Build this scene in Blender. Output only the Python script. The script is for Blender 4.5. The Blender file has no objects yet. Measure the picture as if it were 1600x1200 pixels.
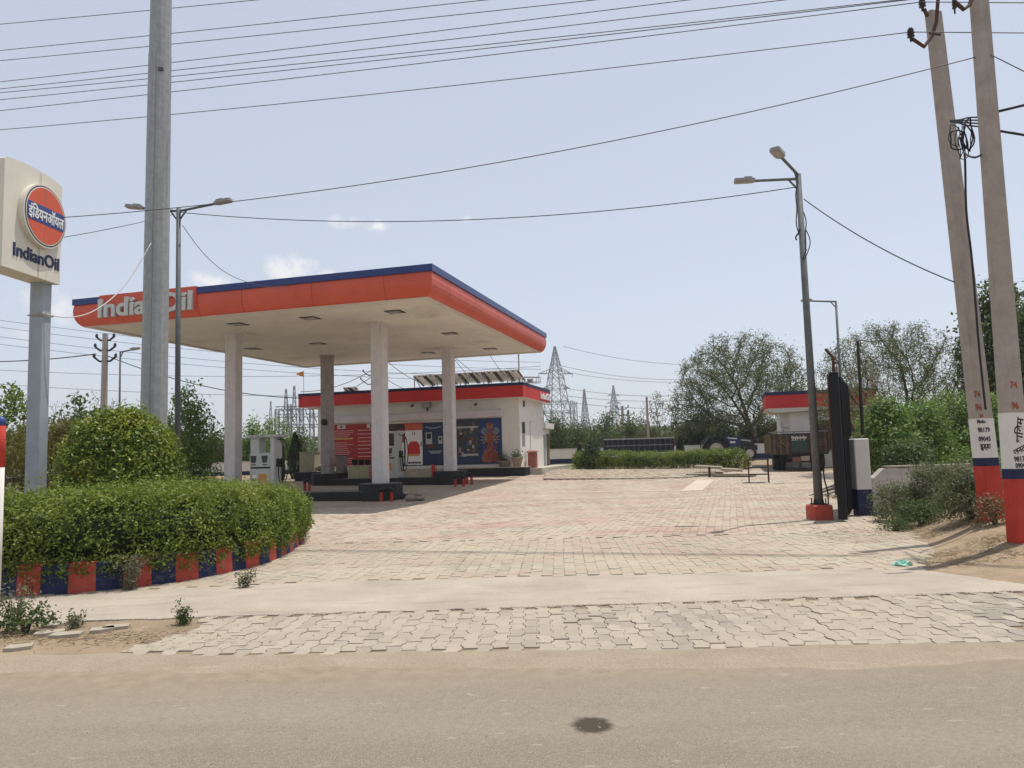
import bpy, math, random
import numpy as np
from mathutils import Vector, Matrix
random.seed(7); rng = np.random.default_rng(7)
SC = bpy.context.scene; COL = SC.collection
R = math.radians

# ------------------------------------------------------------------ camera
H = 1.5; F = 1190.0; PITCH = R(5.09); ROLL = R(-1.59)
cp, sp = math.cos(PITCH), math.sin(PITCH)
FWD = np.array([0, cp, sp]); UP0 = np.array([0, -sp, cp]); RT0 = np.array([1., 0, 0])
RT = RT0*math.cos(ROLL) + UP0*math.sin(ROLL); UPV = -RT0*math.sin(ROLL) + UP0*math.cos(ROLL)
cd = bpy.data.cameras.new('camera'); cam = bpy.data.objects.new('camera', cd); COL.objects.link(cam)
cd.sensor_width = 36; cd.lens = 36*F/1600; cd.clip_start = .05; cd.clip_end = 6000
mw = Matrix.Identity(4)
for i in range(3):
    mw[i][0] = RT[i]; mw[i][1] = UPV[i]; mw[i][2] = -FWD[i]
mw[2][3] = H
cam.matrix_world = mw
SC.camera = cam

# ------------------------------------------------------------------ world, sun, exposure
SUNV = Vector((0.25, 0.12, 1.0)).normalized()
EL = math.asin(SUNV.z); AZ = math.atan2(SUNV.x, SUNV.y)
w = bpy.data.worlds.new('World'); SC.world = w; w.use_nodes = True
nt = w.node_tree; nt.nodes.clear()
def wn(t, **k):
    n = nt.nodes.new(t)
    for a, b in k.items(): setattr(n, a, b)
    return n
sky = wn('ShaderNodeTexSky', sky_type='NISHITA'); sky.sun_disc = False
sky.sun_elevation = EL; sky.sun_rotation = AZ; sky.air_density = 1.0; sky.dust_density = 0.7; sky.ozone_density = 1.0; sky.altitude = 200
bg = wn('ShaderNodeBackground'); bg.inputs[1].default_value = 0.13
out = wn('ShaderNodeOutputWorld')
tc = wn('ShaderNodeTexCoord')
hs = wn('ShaderNodeHueSaturation'); hs.inputs['Saturation'].default_value = .62; hs.inputs['Value'].default_value = 1.0
nt.links.new(sky.outputs[0], hs.inputs['Color'])
tint = wn('ShaderNodeMix', data_type='RGBA', blend_type='MULTIPLY'); tint.inputs[0].default_value = 1
tint.inputs[7].default_value = (1.04, .995, .99, 1)
nt.links.new(hs.outputs[0], tint.inputs[6])
# a few small cumulus clouds low in the west, placed by direction
veil = wn('ShaderNodeMix', data_type='RGBA'); veil.inputs[0].default_value = .5; veil.inputs[7].default_value = (5.2, 5.78, 6.7, 1)   # thin dusty veil over the whole sky
nt.links.new(tint.outputs[2], veil.inputs[6]); last = veil.outputs[2]
def raydir(x, y):
    d = FWD + (x-800)/F*RT - (y-600)/F*UPV
    return d/np.linalg.norm(d)
ns = wn('ShaderNodeTexNoise'); ns.inputs['Scale'].default_value = 48; ns.inputs['Detail'].default_value = 7; ns.inputs['Roughness'].default_value = .62
nt.links.new(tc.outputs['Generated'], ns.inputs['Vector'])
acc = None
for (x, y, r, s) in ((455, 420, .050, 1.0), (505, 432, .035, .8), (540, 345, .034, .8), (590, 352, .030, .75), (725, 342, .022, .6), (330, 440, .05, .8), (90, 480, .07, .75), (20, 520, .06, .6)):
    c = raydir(x, y)
    sub = wn('ShaderNodeVectorMath', operation='SUBTRACT'); sub.inputs[1].default_value = tuple(c)
    nt.links.new(tc.outputs['Generated'], sub.inputs[0])
    sc_ = wn('ShaderNodeVectorMath', operation='MULTIPLY'); sc_.inputs[1].default_value = (1, 1, 1.9)
    nt.links.new(sub.outputs[0], sc_.inputs[0])
    ln = wn('ShaderNodeVectorMath', operation='LENGTH'); nt.links.new(sc_.outputs[0], ln.inputs[0])
    mr = wn('ShaderNodeMapRange'); mr.inputs[1].default_value = 0; mr.inputs[2].default_value = r*1.25; mr.inputs[3].default_value = s; mr.inputs[4].default_value = 0
    nt.links.new(ln.outputs['Value'], mr.inputs[0])
    if acc is None: acc = mr.outputs[0]
    else:
        mx = wn('ShaderNodeMath', operation='MAXIMUM'); nt.links.new(acc, mx.inputs[0]); nt.links.new(mr.outputs[0], mx.inputs[1]); acc = mx.outputs[0]
mlt = wn('ShaderNodeMath', operation='MULTIPLY'); nt.links.new(acc, mlt.inputs[0]); nt.links.new(ns.outputs[0], mlt.inputs[1])
cr = wn('ShaderNodeMapRange'); cr.inputs[1].default_value = .20; cr.inputs[2].default_value = .40; cr.inputs[3].default_value = 0; cr.inputs[4].default_value = .85
nt.links.new(mlt.outputs[0], cr.inputs[0])
mixc = wn('ShaderNodeMix', data_type='RGBA'); nt.links.new(cr.outputs[0], mixc.inputs[0]); nt.links.new(last, mixc.inputs[6]); mixc.inputs[7].default_value = (6.9, 6.8, 6.9, 1)
nt.links.new(mixc.outputs[2], bg.inputs[0]); nt.links.new(bg.outputs[0], out.inputs[0])
sl = bpy.data.lights.new('sun', 'SUN'); sl.energy = 4.0; sl.angle = R(.53); sl.color = (1, .95, .88)
so = bpy.data.objects.new('sun', sl); COL.objects.link(so); so.location = (20, 10, 60)
so.rotation_euler = SUNV.to_track_quat('Z', 'Y').to_euler()
vs = SC.view_settings; vs.view_transform = 'Standard'; vs.look = 'None'; vs.exposure = .10; vs.gamma = 1

# ------------------------------------------------------------------ helpers
def gz(y): return 0.032*(min(max(y, 23.5), 45)-23.5)
def gza(y): return 0.032*(np.clip(y, 23.5, 45)-23.5)
def ray(x, y): return FWD + (x-800)/F*RT - (y-600)/F*UPV
def G(x, y, dz=0):                      # photo pixel -> point of the ground (plus dz)
    d = ray(x, y); z = dz
    for _ in range(40):
        t = (z-H)/d[2]; z = z*.5 + .5*(gz(d[1]*t)+dz)
    return Vector((d[0]*t, d[1]*t, gz(d[1]*t)+dz))
def P(x, y, yy):                        # photo pixel at world depth yy
    d = ray(x, y)*(yy/ray(x, y)[1]); return Vector((d[0], d[1], d[2]+H))
def proj(p):                            # world point -> photo pixel
    v = np.array(p)-[0, 0, H]; k = v @ FWD; return 800+F*(v @ RT)/k, 600-F*(v @ UPV)/k
def PL(x, y, o, n):                     # photo pixel on a plane
    d = Vector(ray(x, y)); e = Vector((0, 0, H)); t = (o-e).dot(n)/d.dot(n); return e+d*t

MATS = {}
def mat(name, col, rough=.8, var=.15, scale=6, bump=0, bscale=40, metal=0, spec=.3, col2=None, detail=5, stain=None, coat=0, speck=None):
    if name in MATS: return MATS[name]
    m = bpy.data.materials.new(name); m.use_nodes = True; MATS[name] = m
    t = m.node_tree; b = t.nodes['Principled BSDF']
    b.inputs['Roughness'].default_value = rough; b.inputs['Metallic'].default_value = metal; b.inputs['Specular IOR Level'].default_value = spec
    if coat: b.inputs['Coat Weight'].default_value = coat
    tc = t.nodes.new('ShaderNodeTexCoord'); n = t.nodes.new('ShaderNodeTexNoise')
    n.inputs['Scale'].default_value = scale; n.inputs['Detail'].default_value = detail; n.inputs['Roughness'].default_value = .65
    t.links.new(tc.outputs['Object'], n.inputs['Vector'])
    mr = t.nodes.new('ShaderNodeMapRange'); mr.inputs[1].default_value = .3; mr.inputs[2].default_value = .7
    t.links.new(n.outputs[0], mr.inputs[0])
    mx = t.nodes.new('ShaderNodeMix'); mx.data_type = 'RGBA'
    c2 = col2 or tuple(c*(1-var) for c in col); c1 = col if col2 else tuple(min(1, c*(1+var*.5)) for c in col)
    mx.inputs[6].default_value = (*c1, 1); mx.inputs[7].default_value = (*c2, 1)
    t.links.new(mr.outputs[0], mx.inputs[0]); last = mx.outputs[2]
    if stain:                            # streaks / dirt with a shape of their own: (colour, scale xyz, threshold, amount)
        sc, sv, th, am = stain
        mp = t.nodes.new('ShaderNodeMapping'); mp.inputs['Scale'].default_value = sv
        t.links.new(tc.outputs['Object'], mp.inputs[0])
        n2 = t.nodes.new('ShaderNodeTexNoise'); n2.inputs['Scale'].default_value = 1; n2.inputs['Detail'].default_value = 6; n2.inputs['Roughness'].default_value = .7
        t.links.new(mp.outputs[0], n2.inputs['Vector'])
        m2 = t.nodes.new('ShaderNodeMapRange'); m2.inputs[1].default_value = th; m2.inputs[2].default_value = th+.16; m2.inputs[4].default_value = am
        t.links.new(n2.outputs[0], m2.inputs[0])
        x2 = t.nodes.new('ShaderNodeMix'); x2.data_type = 'RGBA'; x2.inputs[7].default_value = (*sc, 1)
        t.links.new(m2.outputs[0], x2.inputs[0]); t.links.new(last, x2.inputs[6]); last = x2.outputs[2]
    if speck:                            # fine grain: (scale, amount)
        n3 = t.nodes.new('ShaderNodeTexNoise'); n3.inputs['Scale'].default_value = speck[0]; n3.inputs['Detail'].default_value = 4; n3.inputs['Roughness'].default_value = .8
        t.links.new(tc.outputs['Object'], n3.inputs['Vector'])
        m3 = t.nodes.new('ShaderNodeMapRange'); m3.inputs[1].default_value = .32; m3.inputs[2].default_value = .68; m3.inputs[3].default_value = 1-speck[1]; m3.inputs[4].default_value = 1+speck[1]*.6
        t.links.new(n3.outputs[0], m3.inputs[0])
        x3 = t.nodes.new('ShaderNodeMix'); x3.data_type = 'RGBA'; x3.blend_type = 'MULTIPLY'; x3.inputs[0].default_value = 1
        t.links.new(last, x3.inputs[6]); t.links.new(m3.outputs[0], x3.inputs[7]); last = x3.outputs[2]
    t.links.new(last, b.inputs['Base Color'])
    if bump:
        nb = t.nodes.new('ShaderNodeTexNoise'); nb.inputs['Scale'].default_value = bscale; nb.inputs['Detail'].default_value = 6
        t.links.new(tc.outputs['Object'], nb.inputs['Vector'])
        bp = t.nodes.new('ShaderNodeBump'); bp.inputs['Strength'].default_value = bump; bp.inputs['Distance'].default_value = .02
        t.links.new(nb.outputs[0], bp.inputs['Height']); t.links.new(bp.outputs[0], b.inputs['Normal'])
    return m
def leafmat(name, cols, rough=.55, trans=.25, patch=None):
    if name in MATS: return MATS[name]
    m = bpy.data.materials.new(name); m.use_nodes = True; MATS[name] = m
    t = m.node_tree; b = t.nodes['Principled BSDF']; o = t.nodes['Material Output']
    b.inputs['Roughness'].default_value = rough; b.inputs['Specular IOR Level'].default_value = .35
    g = t.nodes.new('ShaderNodeNewGeometry'); r = t.nodes.new('ShaderNodeValToRGB')
    el = r.color_ramp.elements
    el[0].position = 0; el[0].color = (*cols[0], 1); el[1].position = 1; el[1].color = (*cols[-1], 1)
    for i, c in enumerate(cols[1:-1]):
        e = el.new((i+1)/(len(cols)-1)); e.color = (*c, 1)
    f = g.outputs['Random Per Island']
    tc = t.nodes.new('ShaderNodeTexCoord'); n = t.nodes.new('ShaderNodeTexNoise'); n.inputs['Scale'].default_value = patch or 2.2; n.inputs['Detail'].default_value = 3
    t.links.new(tc.outputs['Object'], n.inputs['Vector'])
    ad = t.nodes.new('ShaderNodeMath'); ad.operation = 'MULTIPLY_ADD'; ad.inputs[1].default_value = .55
    t.links.new(f, ad.inputs[0])
    mu = t.nodes.new('ShaderNodeMapRange'); mu.inputs[1].default_value = .3; mu.inputs[2].default_value = .7; mu.inputs[4].default_value = .45
    t.links.new(n.outputs[0], mu.inputs[0]); t.links.new(mu.outputs[0], ad.inputs[2])
    t.links.new(ad.outputs[0], r.inputs[0]); t.links.new(r.outputs[0], b.inputs['Base Color'])
    tr = t.nodes.new('ShaderNodeBsdfTranslucent'); t.links.new(r.outputs[0], tr.inputs[0])
    mx = t.nodes.new('ShaderNodeMixShader'); mx.inputs[0].default_value = trans
    t.links.new(b.outputs[0], mx.inputs[1]); t.links.new(tr.outputs[0], mx.inputs[2]); t.links.new(mx.outputs[0], o.inputs[0])
    return m

def setp(o, label=None, cat=None, group=None, kind=None):
    if label: o['label'] = label
    if cat: o['category'] = cat
    if group: o['group'] = group
    if kind: o['kind'] = kind
    return o
def thing(name, label, cat, loc=(0, 0, 0), rz=0, group=None):
    o = bpy.data.objects.new(name, None); COL.objects.link(o); o.location = loc; o.rotation_euler = (0, 0, rz); o.empty_display_size = .3
    return setp(o, label, cat, group)
def kids(o): return [c for c in bpy.data.objects if c.parent == o]
def dup(o, parent=None, **k):
    c = o.copy(); COL.objects.link(c)
    if parent: c.parent = parent
    for ch in kids(o): dup(ch, c)
    return c
def place(root, loc, rz=0, label=None):
    r = dup(root); r.location = loc; r.rotation_euler = (0, 0, rz)
    if label: r['label'] = label
    return r
def frame(a, b=None):
    z = Vector(a).normalized(); x = Vector((0, 0, 1)).cross(z)
    if x.length < 1e-4: x = Vector((1, 0, 0))
    x.normalize(); return x, z.cross(x), z
class MB:
    def __init__(s): s.v = []; s.f = []; s.m = []
    def add(s, vs, fs, mi=0):
        k = len(s.v); s.v += [tuple(p) for p in vs]
        s.f += [tuple(i+k for i in f) for f in fs]; s.m += [mi]*len(fs); return s
    def box(s, lo, hi, mi=0, M=None, bev=0):
        x0, y0, z0 = lo; x1, y1, z1 = hi
        if bev:
            b = bev; vs = []; ring = [(x0+b, y0), (x1-b, y0), (x1, y0+b), (x1, y1-b), (x1-b, y1), (x0+b, y1), (x0, y1-b), (x0, y0+b)]
            ins = [(min(max(x, x0+b), x1-b), min(max(y, y0+b), y1-b)) for x, y in ring]
            vs = [(x, y, z0) for x, y in ring]+[(x, y, z1-b) for x, y in ring]+[(x, y, z1) for x, y in ins]
            fs = [tuple(range(7, -1, -1)), tuple(range(16, 24))]
            for i in range(8):
                j = (i+1) % 8; fs += [(i, j, 8+j, 8+i), (8+i, 8+j, 16+j, 16+i)]
        else:
            vs = [(x0, y0, z0), (x1, y0, z0), (x1, y1, z0), (x0, y1, z0), (x0, y0, z1), (x1, y0, z1), (x1, y1, z1), (x0, y1, z1)]
            fs = [(3, 2, 1, 0), (4, 5, 6, 7), (0, 1, 5, 4), (1, 2, 6, 5), (2, 3, 7, 6), (3, 0, 4, 7)]
        if M is not None: vs = [M @ Vector(p) for p in vs]
        return s.add(vs, fs, mi)
    def prism(s, poly, z0, z1, mi=0, M=None):
        n = len(poly); vs = [(x, y, z0) for x, y in poly]+[(x, y, z1) for x, y in poly]
        fs = [tuple(range(n-1, -1, -1)), tuple(range(n, 2*n))]+[(i, (i+1) % n, n+(i+1) % n, n+i) for i in range(n)]
        if M is not None: vs = [M @ Vector(p) for p in vs]
        return s.add(vs, fs, mi)
    def tube(s, pts, r, n=6, mi=0, cap=True):
        pts = [Vector(p) for p in pts]; rs = r if isinstance(r, (list, tuple)) else [r]*len(pts)
        vs = []; px = None
        for i, p in enumerate(pts):
            d = (pts[min(i+1, len(pts)-1)]-pts[max(i-1, 0)])
            x, y, z = frame(d)
            if px is not None:
                x = (px-z*px.dot(z))
                x = x.normalized() if x.length > 1e-5 else frame(d)[0]
                y = z.cross(x)
            px = x
            vs += [p+(x*math.cos(2*math.pi*k/n)+y*math.sin(2*math.pi*k/n))*rs[i] for k in range(n)]
        fs = []
        for i in range(len(pts)-1):
            for k in range(n):
                a = i*n+k; b = i*n+(k+1) % n; fs.append((a, b, b+n, a+n))
        if cap: fs += [tuple(range(n-1, -1, -1)), tuple(range((len(pts)-1)*n, len(pts)*n))]
        return s.add(vs, fs, mi)
    def cyl(s, c, r, h, n=16, mi=0, r2=None):
        c = Vector(c); return s.tube([c, c+Vector((0, 0, h))], [r, r if r2 is None else r2], n, mi)
    def lathe(s, prof, n=20, mi=0, c=(0, 0, 0), M=None, cap=True):
        vs = []
        for r, z in prof: vs += [(c[0]+r*math.cos(2*math.pi*k/n), c[1]+r*math.sin(2*math.pi*k/n), c[2]+z) for k in range(n)]
        fs = []
        for i in range(len(prof)-1):
            for k in range(n): a = i*n+k; b = i*n+(k+1) % n; fs.append((a, b, b+n, a+n))
        if cap: fs += [tuple(range(n-1, -1, -1)), tuple(range((len(prof)-1)*n, len(prof)*n))]
        if M is not None: vs = [M @ Vector(p) for p in vs]
        return s.add(vs, fs, mi)
    def beam(s, a, b, w, mi=0, h=None):
        a, b = Vector(a), Vector(b); x, y, z = frame(b-a); h = h or w
        vs = []
        for p in (a, b): vs += [p-x*w/2-y*h/2, p+x*w/2-y*h/2, p+x*w/2+y*h/2, p-x*w/2+y*h/2]
        return s.add(vs, [(3, 2, 1, 0), (4, 5, 6, 7), (0, 1, 5, 4), (1, 2, 6, 5), (2, 3, 7, 6), (3, 0, 4, 7)], mi)
    def build(s, name, mats, parent=None, smooth=False, loc=None, rz=0):
        me = bpy.data.meshes.new(name); me.from_pydata(s.v, [], s.f)
        mats = mats if isinstance(mats, (list, tuple)) else [mats]
        for m in mats: me.materials.append(m)
        if len(mats) > 1: me.polygons.foreach_set('material_index', s.m)
        if smooth: me.polygons.foreach_set('use_smooth', [True]*len(s.f))
        me.update()
        o = bpy.data.objects.new(name, me); COL.objects.link(o)
        if parent: o.parent = parent
        if loc is not None: o.location = loc
        if rz: o.rotation_euler = (0, 0, rz)
        return o
def np_mesh(name, V, Fc, mats, parent=None, n=4, mi=None):
    """V (N,3), Fc (M,n): fast mesh of same-size polygons"""
    me = bpy.data.meshes.new(name); me.vertices.add(len(V)); me.vertices.foreach_set('co', np.asarray(V, dtype=np.float32).ravel())
    Fc = np.asarray(Fc, dtype=np.int32); M, n = Fc.shape
    me.loops.add(M*n); me.loops.foreach_set('vertex_index', Fc.ravel())
    me.polygons.add(M); me.polygons.foreach_set('loop_start', np.arange(0, M*n, n, dtype=np.int32)); me.polygons.foreach_set('loop_total', np.full(M, n, dtype=np.int32))
    mats = mats if isinstance(mats, (list, tuple)) else [mats]
    for m in mats: me.materials.append(m)
    if mi is not None: me.polygons.foreach_set('material_index', np.asarray(mi, dtype=np.int32))
    me.update(calc_edges=True); me.validate()
    o = bpy.data.objects.new(name, me); COL.objects.link(o)
    if parent: o.parent = parent
    return o
def text_mb(body, size, depth=.004, bold=0.0, M=None, mi=0, mb=None, width=None, res=3):
    cu = bpy.data.curves.new('txt', 'FONT'); cu.body = body; cu.size = size; cu.extrude = depth/2; cu.offset = bold; cu.resolution_u = res
    cu.align_x = 'CENTER'; cu.align_y = 'CENTER'
    o = bpy.data.objects.new('txt', cu); COL.objects.link(o)
    bpy.context.view_layer.update()
    me = o.evaluated_get(bpy.context.evaluated_depsgraph_get()).to_mesh()
    vs = [v.co.copy() for v in me.vertices]; fs = [tuple(p.vertices) for p in me.polygons]
    o.evaluated_get(bpy.context.evaluated_depsgraph_get()).to_mesh_clear()
    bpy.data.objects.remove(o); bpy.data.curves.remove(cu)
    if vs:
        xs = [v.x for v in vs]; ys = [v.y for v in vs]; cx, cy = (min(xs)+max(xs))/2, (min(ys)+max(ys))/2
        k = width/(max(xs)-min(xs)) if width else 1
        vs = [Vector(((v.x-cx)*k, v.y-cy, v.z)) for v in vs]
    if M is not None: vs = [M @ v for v in vs]
    mb = mb or MB(); mb.add(vs, fs, mi); return mb
def plane_M(o, xdir, ydir=Vector((0, 0, 1))):
    x = Vector(xdir).normalized(); y = Vector(ydir).normalized(); z = x.cross(y)
    return Matrix(((x.x, y.x, z.x, o[0]), (x.y, y.y, z.y, o[1]), (x.z, y.z, z.z, o[2]), (0, 0, 0, 1)))
def in_poly(x, y, poly):
    c = np.zeros(len(x), bool); n = len(poly)
    for i in range(n):
        x0, y0 = poly[i][:2]; x1, y1 = poly[i-1][:2]
        cond = ((y0 > y) != (y1 > y)) & (x < (x1-x0)*(y-y0)/(y1-y0+1e-12)+x0); c ^= cond
    return c
# ---- leaves
def leaves(C, N, size, asp=.5, jit=.6, curl=.15):
    """leaf quads (diamonds) at C facing roughly N -> V, F"""
    n = len(C); size = np.asarray(size)*rng.uniform(.7, 1.3, n)
    N = N+rng.normal(0, jit, (n, 3)); N /= np.linalg.norm(N, axis=1)[:, None]+1e-9
    T = np.cross(N, rng.normal(0, 1, (n, 3))); T /= np.linalg.norm(T, axis=1)[:, None]+1e-9
    B = np.cross(N, T); s = size[:, None]
    V = np.stack([C-T*s*.5, C+B*s*.5*asp+N*s*curl*.5, C+T*s*.5, C-B*s*.5*asp+N*s*curl*.5], 1).reshape(-1, 3)
    return V, np.arange(4*n).reshape(n, 4)
def vnoise(Pn, f, seed=0):
    """cheap smooth 3d noise from sines"""
    r = np.random.default_rng(seed); o = np.zeros(len(Pn))
    for k in range(6):
        d = r.normal(0, 1, 3); d /= np.linalg.norm(d); o += np.sin(Pn @ d*f*(.7+.25*k)+r.uniform(0, 6.28))/6*1.4
    return o
# ---- branching skeleton by space colonisation
def skeleton(base, attr, step, kill, trunk_to=None, maxit=160, bend=.12, seed=0):
    r = np.random.default_rng(seed)
    nodes = [np.array(base, float)]; par = [-1]
    if trunk_to is not None:
        d = np.array(trunk_to, float)-nodes[0]; L = np.linalg.norm(d); k = max(2, int(L/step))
        for i in range(1, k+1):
            nodes.append(nodes[0]+d*i/k+r.normal(0, step*bend, 3)*[1, 1, .3]); par.append(len(nodes)-2)
    A = attr.copy(); NV = np.array(nodes)
    D = np.linalg.norm(A[:, None]-NV[None], axis=2); near = D.argmin(1); nd = D.min(1)
    for it in range(maxit):
        if len(A) == 0: break
        u = np.unique(near); new = []
        for i in u:
            q = A[near == i]-nodes[i]; q /= np.linalg.norm(q, axis=1)[:, None]+1e-9
            d = q.mean(0)+r.normal(0, bend, 3); d /= np.linalg.norm(d)+1e-9
            new.append((nodes[i]+d*step, i))
        k0 = len(nodes)
        for p, i in new: nodes.append(p); par.append(int(i))
        NP = np.array([p for p, _ in new]); D = np.linalg.norm(A[:, None]-NP[None], axis=2)
        j = D.argmin(1); dm = D.min(1); b = dm < nd
        near = np.where(b, k0+j, near); nd = np.where(b, dm, nd)
        keep = nd > kill; A = A[keep]; near = near[keep]; nd = nd[keep]
    return np.array(nodes), np.array(par)
def radii(nodes, par, tip=.006, p=2.2):
    n = len(nodes); w_ = np.zeros(n); cc = np.bincount(par[par >= 0], minlength=n)
    for i in range(n-1, -1, -1):
        if cc[i] == 0: w_[i] += tip**p
        if par[i] >= 0: w_[par[i]] += w_[i]
    return w_**(1/p), cc
def branch_mesh(nodes, par, rad, sides=5):
    idx = np.where(par >= 0)[0]; a = nodes[par[idx]]; b = nodes[idx]; ra = np.minimum(rad[par[idx]], rad[idx]*1.6); rb = rad[idx]
    d = b-a; d /= np.linalg.norm(d, axis=1)[:, None]+1e-9
    x = np.cross(d, [.31, .17, .93]); x /= np.linalg.norm(x, axis=1)[:, None]+1e-9; y = np.cross(d, x)
    th = np.arange(sides)*2*math.pi/sides; V = []
    ring = lambda c, r: c[:, None]+(x[:, None]*np.cos(th)[None, :, None]+y[:, None]*np.sin(th)[None, :, None])*r[:, None, None]
    V = np.concatenate([ring(a, ra), ring(b+d*rb[:, None]*.3, rb)], 1).reshape(-1, 3); m = len(idx)
    k = np.arange(sides); q = np.stack([k, (k+1) % sides, (k+1) % sides+sides, k+sides], 1)
    Fc = (np.arange(m)[:, None, None]*2*sides+q[None]).reshape(-1, 4)
    return V, Fc
def tree(name, label, cat, base, attr, lm, bm, step, kill, lsize, nleaf, spread, trunk_to=None, tip=.008, asp=.5, group=None, maxr=None, seed=0, up=.5, leafy=lambda cc, rad: cc == 0, bend=.12, p=2.2):
    t = thing(name, label, cat, tuple(base), 0, group)
    loc = attr-np.array(base)
    nd, pa = skeleton((0, 0, 0), loc, step, kill, None if trunk_to is None else np.array(trunk_to)-np.array(base), seed=seed, bend=bend)
    ra, cc = radii(nd, pa, tip, p)
    if maxr: ra *= min(1, maxr/ra.max()); ra = np.maximum(ra, tip*.6)
    V, Fc = branch_mesh(nd, pa, ra); np_mesh('trunk', V, Fc, bm, t)
    sel = np.where(leafy(cc, ra))[0]
    if nleaf and len(sel):
        i = rng.choice(sel, nleaf); f = rng.uniform(0, 1, nleaf)[:, None]; q = nd[i]*f+nd[np.maximum(pa[i], 0)]*(1-f)+rng.normal(0, spread, (nleaf, 3))
        V, Fc = leaves(q, np.array([0, 0, up])+rng.normal(0, .5, (nleaf, 3)), np.full(nleaf, lsize), asp)
        np_mesh('crown', V, Fc, lm, t)
    return t
def ell_pts(n, c, r, shell=.5, zmin=-1, seed=0):
    g = np.random.default_rng(seed); q = g.normal(0, 1, (n*3, 3)); q /= np.linalg.norm(q, axis=1)[:, None]
    q *= (g.uniform(shell**3, 1, (n*3, 1)))**(1/3); q = q[q[:, 2] > zmin][:n]
    return np.array(c)+q*np.array(r)
def bush(name, label, cat, base, r, lm, n, lsize, seed=0, lump=.14, lf=5, core=None, stem=None, asp=.5, jit=.7, group=None, flat=.35, depth=.22, pn=2.0):
    """leafy shrub: leaf quads through a lumpy ellipsoid shell, over a few stems"""
    t = thing(name, label, cat, tuple(base), 0, group); r = np.array(r); K = 9; n = n//K
    q = rng.normal(0, 1, (n, 3)); q /= np.linalg.norm(q, axis=1)[:, None]; q[:, 2] = np.where(q[:, 2] < -flat, -q[:, 2], q[:, 2])
    if pn != 2: q /= (np.abs(q)**pn).sum(1)[:, None]**(1/pn)
    k = 1+lump*vnoise(q, lf, seed)+lump*.6*vnoise(q, lf*2.7, seed+5)
    dpt = 1-np.abs(rng.normal(0, depth, n)); c = q*(k*np.clip(dpt, .25, 1.05))[:, None]*r+[0, 0, r[2]*flat+.03]
    c = np.repeat(c, K, 0); q = np.repeat(q, K, 0); c = c+rng.normal(0, lsize*.75, c.shape)+q*np.abs(rng.normal(0, lsize*.8, len(c)))[:, None]; n = len(c)
    V, Fc = leaves(c, q*.6+[0, 0, .6], np.full(n, lsize), asp, jit); np_mesh('foliage', V, Fc, lm, t)
    mb = MB()
    for i in range(6 if stem is None else stem):
        a = 2*math.pi*i/6+.4*seed; e = Vector((math.cos(a)*r[0]*.5, math.sin(a)*r[1]*.5, r[2]*(.5+flat)))
        mb.tube([(0, 0, -.05), e*.4+Vector((0, 0, .05)), e], [.03*r[0]+.01, .02*r[0]+.006, .006], 5)
    mb.build('stem', MATS['bark'], t)
    return t
def stem_weed(name, label, base, h, n, lm, seed, lsize=.035, spread=.5, cat='weed', group=None):
    g = np.random.default_rng(seed); t = thing(name, label, cat, tuple(base), 0, group); mb = MB(); C = []
    for i in range(n):
        a = g.uniform(0, 6.28); l = h*g.uniform(.55, 1); tp = np.array([math.cos(a)*l*spread*g.uniform(.2, 1), math.sin(a)*l*spread*g.uniform(.2, 1), l])
        pts = [np.zeros(3), tp*.5+g.normal(0, .02, 3)+[0, 0, l*.06], tp]; mb.tube(pts, [.005, .004, .002], 4)
        for f in np.linspace(.12, 1, int(10+l*26)): C.append(tp*f+g.normal(0, .028, 3))
    C = np.repeat(np.array(C), 3, 0); C = C+g.normal(0, .018, C.shape); C[:, 2] = np.maximum(C[:, 2], .01)
    V, Fc = leaves(C, np.tile([0, 0, .6], (len(C), 1)), np.full(len(C), lsize), .42, .8); np_mesh('foliage', V, Fc, lm, t)
    mb.build('stem', MATS['weed_stem'], t); return t
def wire(a, b, sag, r, label, group, m, name='overhead_wire', mids=None, cat='wire', n=28, rs=6):
    a, b = Vector(a), Vector(b); o0 = a.copy(); pts = []
    if mids: pts = [Vector(p)-o0 for p in mids]
    else:
        for i in range(n+1):
            t = i/n; p = a.lerp(b, t)-o0; p.z -= 4*sag*t*(1-t); pts.append(p)
    o = MB().tube(pts, r, rs).build(name, m, None, True, o0); return setp(o, label, cat, group)
def spline(pts, n=8):
    pts = [Vector(p) for p in pts]; o = []
    for i in range(len(pts)-1):
        p0, p1, p2, p3 = pts[max(i-1, 0)], pts[i], pts[i+1], pts[min(i+2, len(pts)-1)]
        for k in range(n):
            t = k/n; o.append(.5*((2*p1)+(p2-p0)*t+(2*p0-5*p1+4*p2-p3)*t*t+(3*p1-p0-3*p2+p3)*t**3))
    return o+[pts[-1]]

# ------------------------------------------------------------------ shared materials
ORANGE = mat('orange_cladding', (.58, .092, .048), .42, .14, .9, spec=.35, stain=((.50, .16, .10), (.7, .7, 5), .56, .45))
BLUE = mat('blue_cladding', (.025, .048, .17), .32, .1, 2)
OFFRED = mat('red_band_paint', (.56, .035, .03), .6, .12, 2, stain=((.35, .05, .04), (3, 3, .7), .58, .5))
NAVY = mat('navy_band_paint', (.02, .025, .075), .6, .2, 3)
WHITEW = mat('white_wall_paint', (.72, .68, .62), .85, .06, 2.5, .1, 60, stain=((.45, .40, .34), (2.2, 2.2, .5), .6, .45))
CREAM = mat('cream_soffit', (.78, .745, .675), .6, .14, .6, stain=((.26, .22, .17), (.35, .35, .35), .58, .55))
COLM = mat('column_paint', (.60, .56, .555), .75, .12, 4, .1, 30, stain=((.30, .26, .25), (5, 5, .8), .56, .55))
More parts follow.
